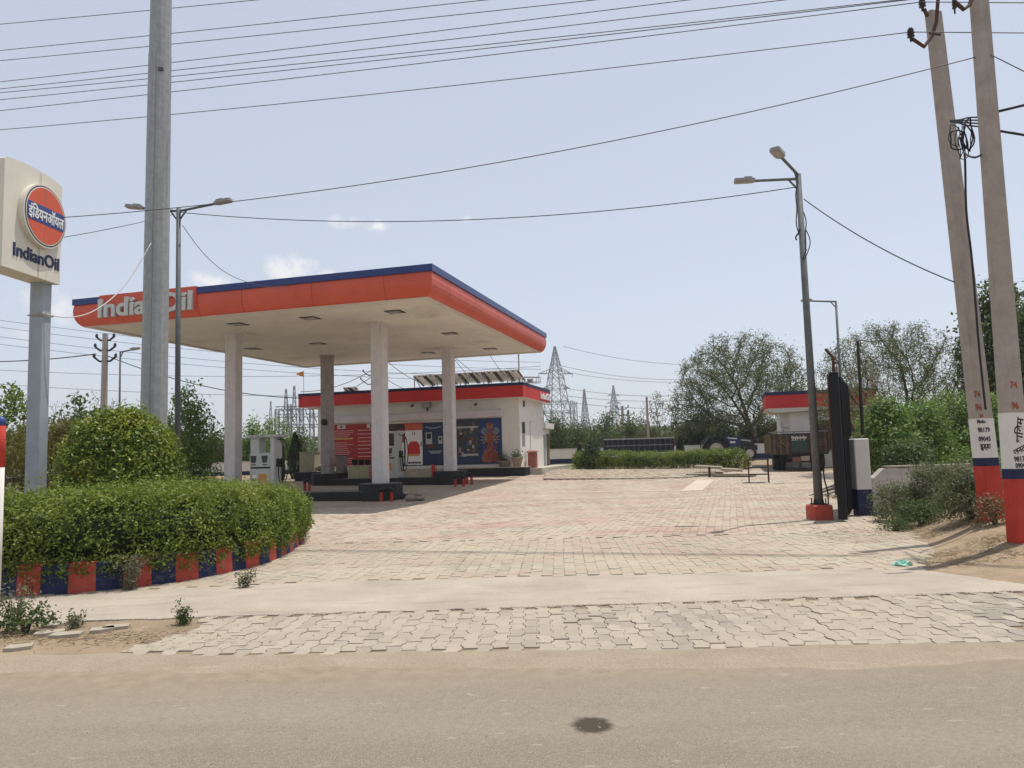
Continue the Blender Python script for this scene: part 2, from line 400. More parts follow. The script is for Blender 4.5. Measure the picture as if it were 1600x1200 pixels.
CONC = mat('pole_concrete', (.36, .31, .265), .9, .18, 5, .35, 45, stain=((.22, .18, .15), (9, 9, .8), .57, .6))
STEEL = mat('galvanised_steel', (.33, .34, .33), .5, .2, 8, .05, 80, metal=.35, stain=((.22, .225, .22), (14, 14, .5), .52, .5))
LAMPST = mat('lamp_steel', (.10, .105, .112), .6, .25, 7, metal=.15)
GATEB = mat('gate_black', (.009, .009, .011), .5, .3, 6, spec=.25)
BLACKP = mat('black_paint', (.018, .018, .02), .55, .3, 6, stain=((.07, .065, .06), (3, 3, 3), .6, .6))
KRED = mat('kerb_red', (.46, .075, .052), .8, .2, 6, .3, 40, stain=((.34, .22, .16), (4, 4, 6), .54, .65))
KBLUE = mat('kerb_navy', (.022, .03, .085), .8, .25, 6, .3, 40, stain=((.16, .15, .15), (4, 4, 6), .54, .6))
DARK = mat('dark_metal', (.03, .028, .027), .6, .3, 8)
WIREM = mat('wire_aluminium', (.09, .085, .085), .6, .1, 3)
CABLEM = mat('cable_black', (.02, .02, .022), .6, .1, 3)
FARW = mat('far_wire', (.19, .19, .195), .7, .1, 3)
RUST = mat('rusty_iron', (.085, .04, .028), .85, .35, 14, .3, 60)
mat('bark', (.075, .058, .042), .9, .35, 12, .4, 40); BARK = MATS['bark']
mat('weed_stem', (.16, .15, .08), .8, .2, 8)
GREYTW = mat('grey_twigs', (.145, .12, .095), .9, .3, 6)
TANTW = mat('tan_twigs', (.22, .165, .105), .9, .25, 6)
L_HEDGE = leafmat('hedge_leaves', [(.060, .095, .012), (.12, .175, .023), (.21, .26, .038), (.36, .36, .07)], .5, .44, patch=1.3)
L_ROUND = leafmat('glossy_leaves', [(.045, .085, .012), (.10, .16, .02), (.24, .28, .032), (.44, .42, .05)], .4, .35, patch=1.6)
L_THUJA = leafmat('thuja_leaves', [(.09, .09, .02), (.16, .145, .03), (.24, .21, .045)], .6, .35, patch=2)
L_ACAC = leafmat('acacia_leaves', [(.075, .098, .032), (.125, .15, .05), (.19, .205, .075)], .6, .4, patch=.7)
L_GREEN = leafmat('bright_leaves', [(.075, .14, .024), (.14, .235, .042), (.24, .32, .075)], .5, .4, patch=.9)
L_MID = leafmat('mid_green_leaves', [(.055, .085, .025), (.09, .13, .04), (.145, .18, .06)], .55, .4, patch=.6)
L_DARK = leafmat('dark_leaves', [(.024, .045, .013), (.042, .072, .02), (.07, .105, .028)], .55, .3, patch=1.2)
L_SCRUB = leafmat('scrub_leaves', [(.085, .11, .045), (.145, .165, .075), (.23, .225, .115)], .6, .35, patch=2)
L_WEED = leafmat('weed_leaves', [(.09, .10, .055), (.16, .17, .10), (.25, .25, .16)], patch=5)
L_YEL = leafmat('yellow_leaves', [(.16, .11, .025), (.26, .19, .04), (.36, .27, .06)], patch=3)
L_DRY = leafmat('dry_leaves', [(.11, .09, .045), (.17, .14, .07), (.22, .19, .10)], patch=.8)

# ------------------------------------------------------------------ the setting: ground, road, paving
YAW = R(-15.8); UX = Vector((math.cos(YAW), math.sin(YAW), 0)); VX = Vector((-math.sin(YAW), math.cos(YAW), 0))
SOIL = mat('soil', (.30, .225, .145), .95, .2, .9, .7, 9, col2=(.21, .155, .10), stain=((.37, .30, .21), (1.5, 1.5, 1.5), .55, .6))
CONCR = mat('concrete_strip', (.475, .405, .32), .9, .15, .9, .4, 90, col2=(.35, .30, .24), stain=((.29, .24, .185), (.9, 4.0, 2.6), .54, .7), speck=(130, .30))
def sheet(name, poly, dz, m, jag=0, step=.25, thick=0, seed=1):
    """flat ground sheet bounded by a polygon whose edges are broken up a little; rows follow the ground"""
    g = np.random.default_rng(seed); pts = []
    for i in range(len(poly)):
        a, b = Vector(poly[i][:2]), Vector(poly[(i+1) % len(poly)][:2]); n = max(1, int((b-a).length/step)) if jag else 1
        for k in range(n):
            p = a.lerp(b, k/n); pts.append(p+Vector(g.normal(0, jag, 2)) if jag else p)
    import bmesh
    bm = bmesh.new(); vs = [bm.verts.new((p.x, p.y, 0)) for p in pts]; bm.faces.new(vs)
    for yy in np.arange(24, 46, 2.):
        gm = bm.verts[:]+bm.edges[:]+bm.faces[:]; bmesh.ops.bisect_plane(bm, geom=gm, plane_co=(0, yy, 0), plane_no=(0, 1, 0))
    bmesh.ops.triangulate(bm, faces=bm.faces[:])
    for v in bm.verts: v.co.z = gz(v.co.y)+dz
    ex = bmesh.ops.extrude_edge_only(bm, edges=[e for e in bm.edges if e.is_boundary])      # a skirt down into the ground
    for v in ex['geom']:
        if isinstance(v, bmesh.types.BMVert): v.co.z -= .05
    me = bpy.data.meshes.new(name); bm.to_mesh(me); bm.free(); me.materials.append(m)
    o = bpy.data.objects.new(name, me); COL.objects.link(o); return setp(o, kind='structure')
# wide ground to the horizon
mb = MB(); xs = [-700, -300, -60, 60, 300, 700]; ys = [-60, -20, 0, 23.5, 30, 38, 45, 90, 300, 900]
vs = [(x, y, gz(y)-.035) for y in ys for x in xs]; nx = len(xs)
mb.add(vs, [(j*nx+i, j*nx+i+1, (j+1)*nx+i+1, (j+1)*nx+i) for j in range(len(ys)-1) for i in range(nx-1)])
setp(mb.build('ground', SOIL), kind='structure')
# road: dusty asphalt, soil drifting over its edge, one oil spot
def road_mat():
    m = bpy.data.materials.new('dusty_asphalt'); m.use_nodes = True; t = m.node_tree; b = t.nodes['Principled BSDF']; L = t.links.new
    b.inputs['Roughness'].default_value = .9; b.inputs['Specular IOR Level'].default_value = .25
    N = t.nodes.new; tc = N('ShaderNodeTexCoord')
    def noise(sc, det=6, ro=.65, vec=None):
        n = N('ShaderNodeTexNoise'); n.inputs['Scale'].default_value = sc; n.inputs['Detail'].default_value = det; n.inputs['Roughness'].default_value = ro
        L(vec or tc.outputs['Object'], n.inputs['Vector']); return n.outputs[0]
    def mrange(v, a, b_, c=0, d=1):
        n = N('ShaderNodeMapRange'); n.inputs[1].default_value = a; n.inputs[2].default_value = b_; n.inputs[3].default_value = c; n.inputs[4].default_value = d; L(v, n.inputs[0]); return n.outputs[0]
    def mix(f, a, c):
        n = N('ShaderNodeMix'); n.data_type = 'RGBA'; L(f, n.inputs[0])
        for k, v in ((6, a), (7, c)):
            if isinstance(v, tuple): n.inputs[k].default_value = (*v, 1)
            else: L(v, n.inputs[k])
        return n.outputs[2]
    base = mix(mrange(noise(115, 3, .85), .38, .62), (.185, .155, .118), (.43, .37, .285))
    mp = N('ShaderNodeMapping'); mp.inputs['Scale'].default_value = (.25, 1.3, 1); L(tc.outputs['Object'], mp.inputs[0])
    base = mix(mrange(noise(1.1, 5, .6, mp.outputs[0]), .38, .62, 0, .8), base, (.375, .32, .24)); base = mix(mrange(noise(42, 4, .8), .38, .62, 0, .45), base, (.20, .168, .125))
    mp2 = N('ShaderNodeMapping'); mp2.inputs['Scale'].default_value = (.45, 1.5, 1); L(tc.outputs['Object'], mp2.inputs[0])
    base = mix(mrange(noise(5.2, 5, .7, mp2.outputs[0]), .655, .69, 0, .7), base, (.40, .34, .25))
    base = mix(mrange(noise(11.0, 3, .5, mp2.outputs[0]), .69, .71, 0, .75), base, (.43, .37, .29))
    base = mix(mrange(noise(3.1, 5, .7), .66, .72, 0, .5), base, (.13, .11, .09))
    sx = N('ShaderNodeSeparateXYZ'); L(tc.outputs['Object'], sx.inputs[0])
    ad = N('ShaderNodeMath'); ad.operation = 'MULTIPLY_ADD'; ad.inputs[1].default_value = .9; L(noise(1.6, 7, .7), ad.inputs[0]); L(sx.outputs[1], ad.inputs[2])
    soil = mix(mrange(noise(8, 6), .35, .65), (.37, .30, .21), (.30, .24, .165))
    base = mix(mrange(ad.outputs[0], 5.35, 5.95), base, soil)
    vm = N('ShaderNodeVectorMath'); vm.operation = 'SUBTRACT'; p = G(925, 1130); vm.inputs[1].default_value = (p.x, p.y, 0); L(tc.outputs['Object'], vm.inputs[0])
    vl = N('ShaderNodeVectorMath'); vl.operation = 'MULTIPLY'; vl.inputs[1].default_value = (1, .9, 0); L(vm.outputs[0], vl.inputs[0])
    ln = N('ShaderNodeVectorMath'); ln.operation = 'LENGTH'; L(vl.outputs[0], ln.inputs[0])
    a2 = N('ShaderNodeMath'); a2.operation = 'MULTIPLY_ADD'; a2.inputs[1].default_value = .10; L(noise(14, 5), a2.inputs[0]); L(ln.outputs['Value'], a2.inputs[2])
    base = mix(mrange(a2.outputs[0], .135, .18, .93, 0), base, (.062, .048, .03))
    L(base, b.inputs['Base Color'])
    bp = N('ShaderNodeBump'); bp.inputs['Strength'].default_value = .8; bp.inputs['Distance'].default_value = .015; L(noise(120, 4, .8), bp.inputs['Height']); L(bp.outputs[0], b.inputs['Normal'])
    return m
ROADM = road_mat()
strip_lo = [(-12, 6.28), G(180, 1022).xy, G(400, 1023).xy, G(820, 1018).xy, G(1080, 1015).xy, G(1600, 1003).xy, (14, 4.9)]
conc_lo = [(-12, 7.35), G(0, 975).xy, G(300, 965).xy, G(560, 957).xy, G(820, 949).xy, G(1080, 941).xy, G(1600, 924).xy, (14, 7.2)]
conc_hi = [(14, 8.3), G(1600, 914).xy, G(1457, 893).xy, G(1310, 889).xy, G(1100, 896).xy, G(800, 902).xy, G(500, 910).xy, G(250, 921).xy, G(0, 935).xy, (-12, 9.0)]
setp(sheet('road', [(-80, -8), (80, -8), (80, 4.6), (14, 5.0)]+[tuple(Vector(p)+Vector((0, .10))) for p in strip_lo[::-1][1:-1]]+[(-12, 6.2), (-80, 6.2)], -.010, ROADM))
sheet('concrete_apron', conc_lo+conc_hi, .004, CONCR, .022, .16)
SAND = mat('joint_sand', (.35, .29, .215), .95, .3, 8, .4, 60)
sheet('verge_bedding', strip_lo+[tuple(p) for p in conc_lo[::-1]], -.007, SOIL, .02, .3)
#sheet('shoulder_sand', [(p[0], p[1]-.22) for p in strip_lo]+[(p[0], p[1]+.02) for p in strip_lo[::-1]], .0055, mat('shoulder_soil', (.35, .275, .185), .95, .2, 2.2, .6, 22, col2=(.27, .21, .14), stain=((.40, .33, .24), (3, 3, 3), .56, .5)), .04, .12)

def paver_mat(name, cols, pink=None, dust=(.46, .385, .29)):
    m = bpy.data.materials.new(name); m.use_nodes = True; t = m.node_tree; b = t.nodes['Principled BSDF']; L = t.links.new; N = t.nodes.new
    b.inputs['Roughness'].default_value = .9; b.inputs['Specular IOR Level'].default_value = .2
    g = N('ShaderNodeNewGeometry'); r = N('ShaderNodeValToRGB'); el = r.color_ramp.elements
    el[0].color = (*cols[0], 1); el[1].color = (*cols[-1], 1)
    for i, c in enumerate(cols[1:-1]): e = el.new((i+1)/(len(cols)-1)); e.color = (*c, 1)
    L(g.outputs['Random Per Island'], r.inputs[0]); last = r.outputs[0]
    tc = N('ShaderNodeTexCoord')
    def noise(sc, det=5, vec=None):
        n = N('ShaderNodeTexNoise'); n.inputs['Scale'].default_value = sc; n.inputs['Detail'].default_value = det; L(vec or tc.outputs['Object'], n.inputs['Vector']); return n.outputs[0]
    def mr(v, a, c, d=0, e=1):
        n = N('ShaderNodeMapRange'); n.inputs[1].default_value = a; n.inputs[2].default_value = c; n.inputs[3].default_value = d; n.inputs[4].default_value = e; L(v, n.inputs[0]); return n.outputs[0]
    def mix(f, a, c):
        n = N('ShaderNodeMix'); n.data_type = 'RGBA'; L(f, n.inputs[0]); L(a, n.inputs[6])
        if isinstance(c, tuple): n.inputs[7].default_value = (*c, 1)
        else: L(c, n.inputs[7])
        return n.outputs[2]
    if pink:   # red blocks laid in bands and patches, whole blocks at a time
        mp = N('ShaderNodeMapping'); mp.inputs['Rotation'].default_value = (0, 0, -YAW); mp.inputs['Scale'].default_value = (.10, .85, 1); L(tc.outputs['Object'], mp.inputs[0])
        a = N('ShaderNodeMath'); a.operation = 'MULTIPLY_ADD'; a.inputs[1].default_value = .20; L(g.outputs['Random Per Island'], a.inputs[0]); L(noise(1, 3, mp.outputs[0]), a.inputs[2])
        last = mix(mr(a.outputs[0], .54, .64, 0, .85), last, pink)
    last = mix(mr(noise(.55), .34, .62, .25, .9), last, dust)
    last = mix(mr(noise(7), .5, .8, 0, .5), last, tuple(c*.72 for c in dust)); last = mix(mr(noise(1.7, 6), .62, .72, 0, .35), last, tuple(c*.55 for c in dust))
    L(last, b.inputs['Base Color'])
    bp = N('ShaderNodeBump'); bp.inputs['Strength'].default_value = .3; bp.inputs['Distance'].default_value = .008; L(noise(70), bp.inputs['Height']); L(bp.outputs[0], b.inputs['Normal'])
    return m
def pavers(name, org, yaw, ur, vr, bw, bl, poly, m, dz=0, gap=.006, jog=.012, relief=.003, skirt=.02, holes=(), wob=.0, drop=0, seed=3):
    g = np.random.default_rng(seed); cu, su = math.cos(yaw), math.sin(yaw)
    nu = int((ur[1]-ur[0])/bw); nv = int((vr[1]-vr[0])/bl)
    I, J = np.meshgrid(np.arange(nu), np.arange(nv), indexing='ij'); I = I.ravel(); J = J.ravel()
    u = ur[0]+(I+.5)*bw; v = vr[0]+(J+.5+.5*(I % 2))*bl
    x = org[0]+u*cu-v*su; y = org[1]+u*su+v*cu
    ok = in_poly(x, y, poly)
    for h in holes: ok &= ~in_poly(x, y, h)
    if drop: ok &= g.uniform(0, 1, len(x)) > drop
    u, v = u[ok], v[ok]; n = len(u); w2 = bw/2-gap/2; l2 = bl/2-gap/2
    s = np.array([-l2, -l2*.62, -l2*.38, l2*.38, l2*.62, l2]); o = np.array([-jog, -jog, jog, jog, -jog, -jog])*1.0; fl = np.where(I[ok] % 2, -1., 1.)[:, None]
    pj = np.concatenate([o, o[::-1]]); px = np.concatenate([w2+0*o, -w2+0*o])[None]+pj[None]*fl; py = np.concatenate([s, s[::-1]])[None]; k = px.shape[1]
    a = g.normal(0, .012, n)[:, None]; sh = g.normal(0, .0018, (n, 2))
    U = u[:, None]+px*np.cos(a)-py*np.sin(a)+sh[:, :1]; Vv = v[:, None]+px*np.sin(a)+py*np.cos(a)+sh[:, 1:]
    if wob: U = U+wob*np.sin(Vv*.9+1)+wob*.6*np.sin(Vv*2.3+U*.4); 
    X = org[0]+U*cu-Vv*su; Y = org[1]+U*su+Vv*cu
    Z = gza(Y)+dz+g.normal(0, relief, n)[:, None]+g.normal(0, .018, n)[:, None]*px+g.normal(0, .01, n)[:, None]*py
    top = np.stack([X, Y, Z], 2); V = top
    me = bpy.data.meshes.new(name); ring = np.arange(k)
    if skirt:
        low = top.copy(); low[:, :, 2] -= skirt
        V = np.concatenate([top, low], 1).reshape(-1, 3); b0 = np.arange(n)[:, None]*2*k
        tf = (b0+ring).ravel(); q = np.stack([ring, ring+k, (ring+1) % k+k, (ring+1) % k], 1)
        qf = (np.arange(n)[:, None, None]*2*k+q[None]).reshape(-1)
        li = np.concatenate([tf, qf]); tot = np.concatenate([np.full(n, k), np.full(n*k, 4)])
    else:
        V = top.reshape(-1, 3); li = np.arange(n*k); tot = np.full(n, k)
    st = np.concatenate([[0], np.cumsum(tot)[:-1]])
    me.vertices.add(len(V)); me.vertices.foreach_set('co', V.astype(np.float32).ravel())
    me.loops.add(len(li)); me.loops.foreach_set('vertex_index', li.astype(np.int32))
    me.polygons.add(len(tot)); me.polygons.foreach_set('loop_start', st.astype(np.int32)); me.polygons.foreach_set('loop_total', tot.astype(np.int32))
    me.materials.append(m); me.update(calc_edges=True); me.validate(); me.shade_flat()
    o_ = bpy.data.objects.new(name, me); COL.objects.link(o_); return setp(o_, kind='structure')
PV1 = paver_mat('verge_pavers', [(.21, .185, .155), (.29, .255, .21), (.35, .305, .25), (.41, .355, .28)], dust=(.38, .325, .25))
PV2 = paver_mat('forecourt_pavers', [(.31, .27, .215), (.39, .335, .265), (.46, .40, .315)], pink=(.38, .225, .18), dust=(.45, .385, .295))
PV3 = paver_mat('entrance_pavers', [(.29, .255, .20), (.36, .315, .245), (.44, .38, .295)], pink=(.35, .24, .19), dust=(.42, .36, .27))
vb = [tuple(p) for p in strip_lo[1:-1]]+[tuple(Vector(p)-Vector((0, .05))) for p in conc_lo[::-1][1:-2]]+[(G(330, 975).x, G(330, 975).y)]
pavers('verge_paving', (0, 6, 0), R(-1.5), (-6, 9), (-1.5, 2.2), .118, .232, vb, PV1, .004, .004, .011, .0022, seed=5, wob=.006)
yard = [(-30, 8.95)]+[tuple(p) for p in conc_hi[::-1][1:-2]]+[(4.62, 8.95), (6.9, 12.2), (7.2, 16), (8.6, 21), (14.2, 31), (13, 36.5), (2.2, 37.5), (-9, 37.5), (-40, 42), (-40, 8.95)]
sheet('yard_bedding', yard, -.007, SAND)
split = [(-30, 8.95)]+[tuple(p) for p in conc_hi[::-1][1:-2]]+[(4.62, 8.95), (6.9, 12.2), (7, 12.9), (-8, 13.6), (-30, 13.6)]
PLANTER = [G(x, y).xy for x, y in ((0, 932), (130, 926), (200, 919), (300, 906), (360, 894), (420, 879), (455, 862), (472, 848))]
PLANTER = [(-14, 9.2), (-8.3, 9.0)]+[tuple(p) for p in PLANTER]+[(-3.9, 14.6), (-4.7, 15.9), (-6.5, 16.9), (-14, 17.6)]
pavers('entrance_paving', (0, 8.9, 0), R(-4), (-9, 9), (-1.5, 6), .14, .20, split, PV3, .004, .004, .003, .0014, holes=(PLANTER,), seed=8, wob=.01)
PADS = []
rest = [p for p in yard]
pavers('forecourt_paving', (-2.29, 21.05, 0), YAW, (-13, 16), (-9, 21), .14, .20, yard, PV2, .004, .0045, .005, .0012, skirt=0, holes=(split, PLANTER), seed=9, wob=.008)

# drifted sand lying over the paving edge and the road shoulder
def sand_h(x, y):
    yc = np.interp(x, [p[0] for p in strip_lo], [p[1] for p in strip_lo]); q = np.stack([x, 0*x, 0*x], 1); q2 = np.stack([x, y*1.6, 0*x], 1)
    hi = yc+.035+.05*vnoise(q, 2.3, 1)+.03*vnoise(q, 7, 2); lo = yc-.34+.12*vnoise(q, 1.1, 3)+.06*vnoise(q, 4.3, 4)
    up = np.clip((hi-y)/.10, -1, 1); dn = np.clip((y-lo)/.22, -1, 1); return .016*np.minimum(up, dn)+.006*vnoise(q2, 3.2, 5)+.003*vnoise(q2, 11, 6)-.002
xs_, ys_ = np.meshgrid(np.linspace(-9, 9.5, 420), np.linspace(4.8, 6.75, 70), indexing='ij'); q = np.stack([xs_.ravel(), ys_.ravel(), sand_h(xs_.ravel(), ys_.ravel())], 1); ni, nj = xs_.shape
i, j = np.meshgrid(np.arange(ni-1), np.arange(nj-1), indexing='ij'); i = i.ravel(); j = j.ravel()
setp(np_mesh('shoulder_sand', q, np.stack([i*nj+j, (i+1)*nj+j, (i+1)*nj+j+1, i*nj+j+1], 1), mat('shoulder_soil', (.345, .285, .21), .95, .2, 2.2, .8, 30, col2=(.29, .23, .16), stain=((.41, .34, .25), (2, 5, 3), .56, .6), speck=(90, .3))), kind='structure')

# ------------------------------------------------------------------ the forecourt canopy
CO = Vector((-2.29, 21.05, 0)); CW, CD, CZ = 11.95, 13.3, 5.9
def cw(u, v, z=0): p = CO+UX*u+VX*v; return Vector((p.x, p.y, gz(p.y)+z))
def cl(p): q = Vector(p)-CO; return Vector((q.dot(UX), q.dot(VX), p[2]))
can = thing('petrol_station_canopy', 'big flat forecourt canopy with orange and blue fascia on four pale columns', 'canopy', CO, YAW)
PROF = [(0, 5.9), (.05, 5.93), (.11, 6.0), (.165, 6.1), (.20, 6.22), (.215, 6.36), (.205, 6.5), (.19, 6.57)]
rect = [(-CW, 0, -1, -1), (0, 0, 1, -1), (0, CD, 1, 1), (-CW, CD, -1, 1)]
def sweep(prof, mb, mi=0):
    n = len(prof); vs = [(x+sx*o, y+sy*o, z) for x, y, sx, sy in rect for o, z in prof]
    fs = [(k*n+i, ((k+1) % 4)*n+i, ((k+1) % 4)*n+i+1, k*n+i+1) for k in range(4) for i in range(n-1)]
    mb.add(vs, fs, mi); return mb
SEAM = mat('panel_seam', (.12, .03, .02), .8, .1)
fb = sweep(PROF, MB())
for u in (-10.6, -8.25, -5.9, -3.55, -1.25):        # panel joints, front and right side
    for a, b in zip(PROF[:-1], PROF[1:]):
        fb.add([(u, -a[0]-.003, a[1]), (u+.012, -a[0]-.003, a[1]), (u+.012, -b[0]-.003, b[1]), (u, -b[0]-.003, b[1])], [(0, 1, 2, 3)], 1)
for v in (1.2, 3.6, 6.0, 8.4, 10.8):
    for a, b in zip(PROF[:-1], PROF[1:]):
        fb.add([(a[0]+.003, v, a[1]), (a[0]+.003, v+.012, a[1]), (b[0]+.003, v+.012, b[1]), (b[0]+.003, v, b[1])], [(0, 1, 2, 3)], 1)
fb.build('fascia', [ORANGE, SEAM], can, False)
sweep([(.19, 6.573), (.235, 6.58), (.235, 6.775), (-.1, 6.785), (-.1, 6.6)], MB()).build('blue_edge_band', BLUE, can)
TRIM = mat('white_trim', (.66, .62, .55), .6, .15, 2)
sweep([(-.16, 5.93), (-.16, 5.885), (-.003, 5.885), (-.003, 5.94)], MB()).build('edge_trim', TRIM, can)
mb = MB(); mb.box((-CW+.05, .05, 6.55), (-.05, CD-.05, 6.62)); mb.build('roof_deck', mat('roof_sheet', (.35, .35, .36), .6), can)
mb = MB(); n = 100; wv = (CW-.32)/n
for i in range(n):
    u0 = -CW+.16+i*wv; mb.box((u0+.004, .16, 5.932+.002*(i % 2)), (u0+wv-.004, CD-.16, 5.95+.002*(i % 2)))
sf = mb.build('soffit', CREAM, can)
MB().box((-CW+.1, .1, 5.962), (-.1, CD-.1, 5.972)).build('soffit_backing', mat('soffit_gap', (.2, .18, .15), .8), can)
COLS = [(-3.2, 3.5), (-8.85, 3.5), (-8.85, 10.05), (-3.2, 10.05)]
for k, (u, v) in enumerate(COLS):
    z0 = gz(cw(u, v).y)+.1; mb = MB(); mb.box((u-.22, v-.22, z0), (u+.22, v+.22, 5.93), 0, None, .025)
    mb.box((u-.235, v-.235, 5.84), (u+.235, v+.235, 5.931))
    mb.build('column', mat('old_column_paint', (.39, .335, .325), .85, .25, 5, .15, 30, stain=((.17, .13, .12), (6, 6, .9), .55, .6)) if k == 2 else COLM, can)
LENS = mat('lamp_glass', (.30, .29, .26), .25, .1, 5)
for x, y in ((617, 487), (703, 521), (766, 545), (669, 551.5), (485, 497), (372, 506.5), (497, 537), (395, 545)):
    q = cl(PL(x, y, Vector((0, 0, 5.93)), Vector((0, 0, 1)))); mb = MB()
    mb.box((q.x-.26, q.y-.26, 5.915), (q.x+.26, q.y+.26, 5.9315)); f = mb.build('downlight', DARK, can)
    MB().box((q.x-.2, q.y-.2, 5.905), (q.x+.2, q.y+.2, 5.9145)).build('lens', LENS, f)
# raised panel with the lettering on the front fascia
uL = cl(PL(157, 490, CO-VX*.2, VX)).x; uR = cl(PL(308, 480, CO-VX*.2, VX)).x
pp = [(o+.035, z) for o, z in PROF[:-1]]+[(.25, 6.57), (.265, 6.80)]
mb = MB(); vs = [(u, -o, z) for u in (uL, uR) for o, z in pp]; n = len(pp)
mb.add(vs, [(i, n+i, n+i+1, i+1) for i in range(n-1)]); mb.add([(uL, -.265, 6.8), (uR, -.265, 6.8), (uR, .05, 6.8), (uL, .05, 6.8)], [(0, 1, 2, 3)])
for u in (uL, uR): mb.add([(u, -o, z) for o, z in pp]+[(u, .05, 6.8), (u, .05, 5.9)], [tuple(range(n+2))])
sp = mb.build('sign_panel', ORANGE, can)
LETW = mat('silver_letters', (.52, .52, .50), .45, .12, 3, metal=.2)
cw_ = uR-uL-.12
Mx = Matrix(((1, 0, 0, (uL+uR)/2-.03), (0, 0, -1, -.30), (0, 1, 0, 6.37), (0, 0, 0, 1)))
text_mb('IndianOil', .80, .10, .022, Mx, width=cw_).build('letters', LETW, sp)

# ------------------------------------------------------------------ islands, pumps, guards
ISL = mat('island_black', (.022, .022, .023), .7, .3, 6, .2, 30, stain=((.10, .085, .07), (3, 3, 3), .58, .5))
ISLT = mat('island_top', (.16, .145, .125), .85, .25, 5)
def island(u0, u1, v, label):
    b = cw((u0+u1)/2, v); t = thing('pump_island', label, 'pump island', b, YAW, 'pump islands under the canopy'); L = (u1-u0)/2
    mb = MB(); mb.box((-L+.2, -.58, -.15), (L-.2, .58, .26), 0, None, .04); mb.box((-L+.25, -.55, .262), (L-.25, .55, .272), 1); mb.build('kerb', [ISL, ISLT], t)
    for s in (-1, 1):
        poly = [(s*(L-.0)+.72*math.cos(a)*1.0, .72*math.sin(a)) for a in np.arange(8)*math.pi/4+math.pi/8]
        mb = MB(); mb.prism(poly, -.15, .50); mb.prism([(s*L+(x-s*L)*.97, y*.97) for x, y in poly], .5005, .515, 1); mb.build('pedestal', [ISL, ISLT], t)
    return t
island(-8.85, -3.2, 3.5, 'black kerbed pump island in front, its round end nearest the camera')
island(-8.85, -3.2, 10.05, 'black kerbed pump island at the back, in front of the white shop')
PUMPW = mat('pump_grey', (.50, .50, .47), .45, .12, 3, stain=((.28, .26, .23), (4, 4, 1.5), .6, .5))
PUMPD = mat('pump_display', (.045, .055, .06), .25, .1); RED = mat('signal_red', (.55, .03, .025), .5, .1)
WHITE = mat('white_panel', (.76, .76, .74), .5, .06)
def pump(loc, rz, label):
    t = thing('fuel_pump', label, 'fuel pump', loc, rz, 'fuel pumps')
    mb = MB(); mb.box((-.47, -.24, 0), (.34, .24, .80), 0, None, .02); mb.box((-.5, -.27, 0), (.5, .27, .06)); mb.box((-.43, -.252, .12), (.30, -.241, .70)); mb.build('cabinet', PUMPW, t)
    mb = MB(); mb.box((-.47, -.26, .86), (.34, .26, 1.34), 0, None, .025); hd = mb.build('display_head', PUMPW, t)
    for x in (-.30, .14):
        MB().prism([(x-.12, 1.24), (x+.12, 1.24), (x+.10, 1.04), (x+.06, 1.0), (x-.06, 1.0), (x-.10, 1.04)], .261, .27, 0, Matrix(((1, 0, 0, 0), (0, 0, -1, 0), (0, 1, 0, 0), (0, 0, 0, 1)))).build('screen', PUMPD, hd)
        MB().box((x-.09, -.268, .92), (x+.09, -.261, .955)).build('keypad', PUMPD, hd)
    MB().box((-.45, -.22, .80), (.32, .22, .86)).build('gap_strip', DARK, t)
    mb = MB(); mb.box((-.46, -.2, 1.34), (-.12, .2, 1.86)); mb.build('upper_column', PUMPW, t)
    # curved side housing carrying the nozzles
    pr_ = [(.24, 0), (.24, 1.72), (.20, 1.80), (-.05, 1.86), (-.24, 1.86), (-.24, 0)]
    mb = MB(); M = Matrix(((0, 0, 1, 0), (1, 0, 0, 0), (0, 1, 0, 0), (0, 0, 0, 1))); mb.prism([(y, z) for y, z in pr_], .345, .50, 0, M); sd = mb.build('hose_housing', PUMPW, t)
    mb = MB(); mb.box((-.60, -.30, 1.865), (.62, .30, 1.955), 0, None, .02); mb.build('top_sign', PUMPW, t)
    MB().box((.501, -.12, .85), (.52, .12, 1.12)).build('nozzle_socket', DARK, sd)
    for y, c in ((-.08, DARK), (.1, DARK)):
        mb = MB(); mb.tube([(.53, y, .86), (.57, y, 1.02), (.56, y, 1.14)], [.03, .035, .02], 6); mb.tube([(.56, y, .9), (.66, y, .84)], .022, 6); mb.build('nozzle', c, t)
        mb = MB(); mb.tube(spline([(.44, y, 1.80), (.70, y*1.2, 1.70), (.80, y*1.5, 1.1), (.72, y*1.6, .45), (.62, y, .28), (.57, y, .55), (.56, y, .86)], 6), .018, 6); mb.build('hose', CABLEM, t, True)
    MB().box((-.1, -.262, .30), (.22, -.2525, .62)).build('sticker', mat('sticker_orange', (.6, .25, .08), .6), t)
    MB().box((-.40, -.262, .42), (-.18, -.2525, .60)).build('sticker', WHITE, t)
    for x in (-.4, -.2, 0): MB().box((x, -.285, 1.885), (x+.13, -.301, 1.935)).build('badge', mat('badge_grey', (.3, .3, .3)), t)
    return t
pump(cw(-7.55, 3.5, .272), YAW, 'grey fuel pump with two dark displays behind the front hedge')
pump(cw(-5.95, 10.05, .272), YAW, 'white fuel pump with black hoses standing in front of the shop door')
GUARD = mat('guard_red', (.42, .045, .03), .7, .3, 10)
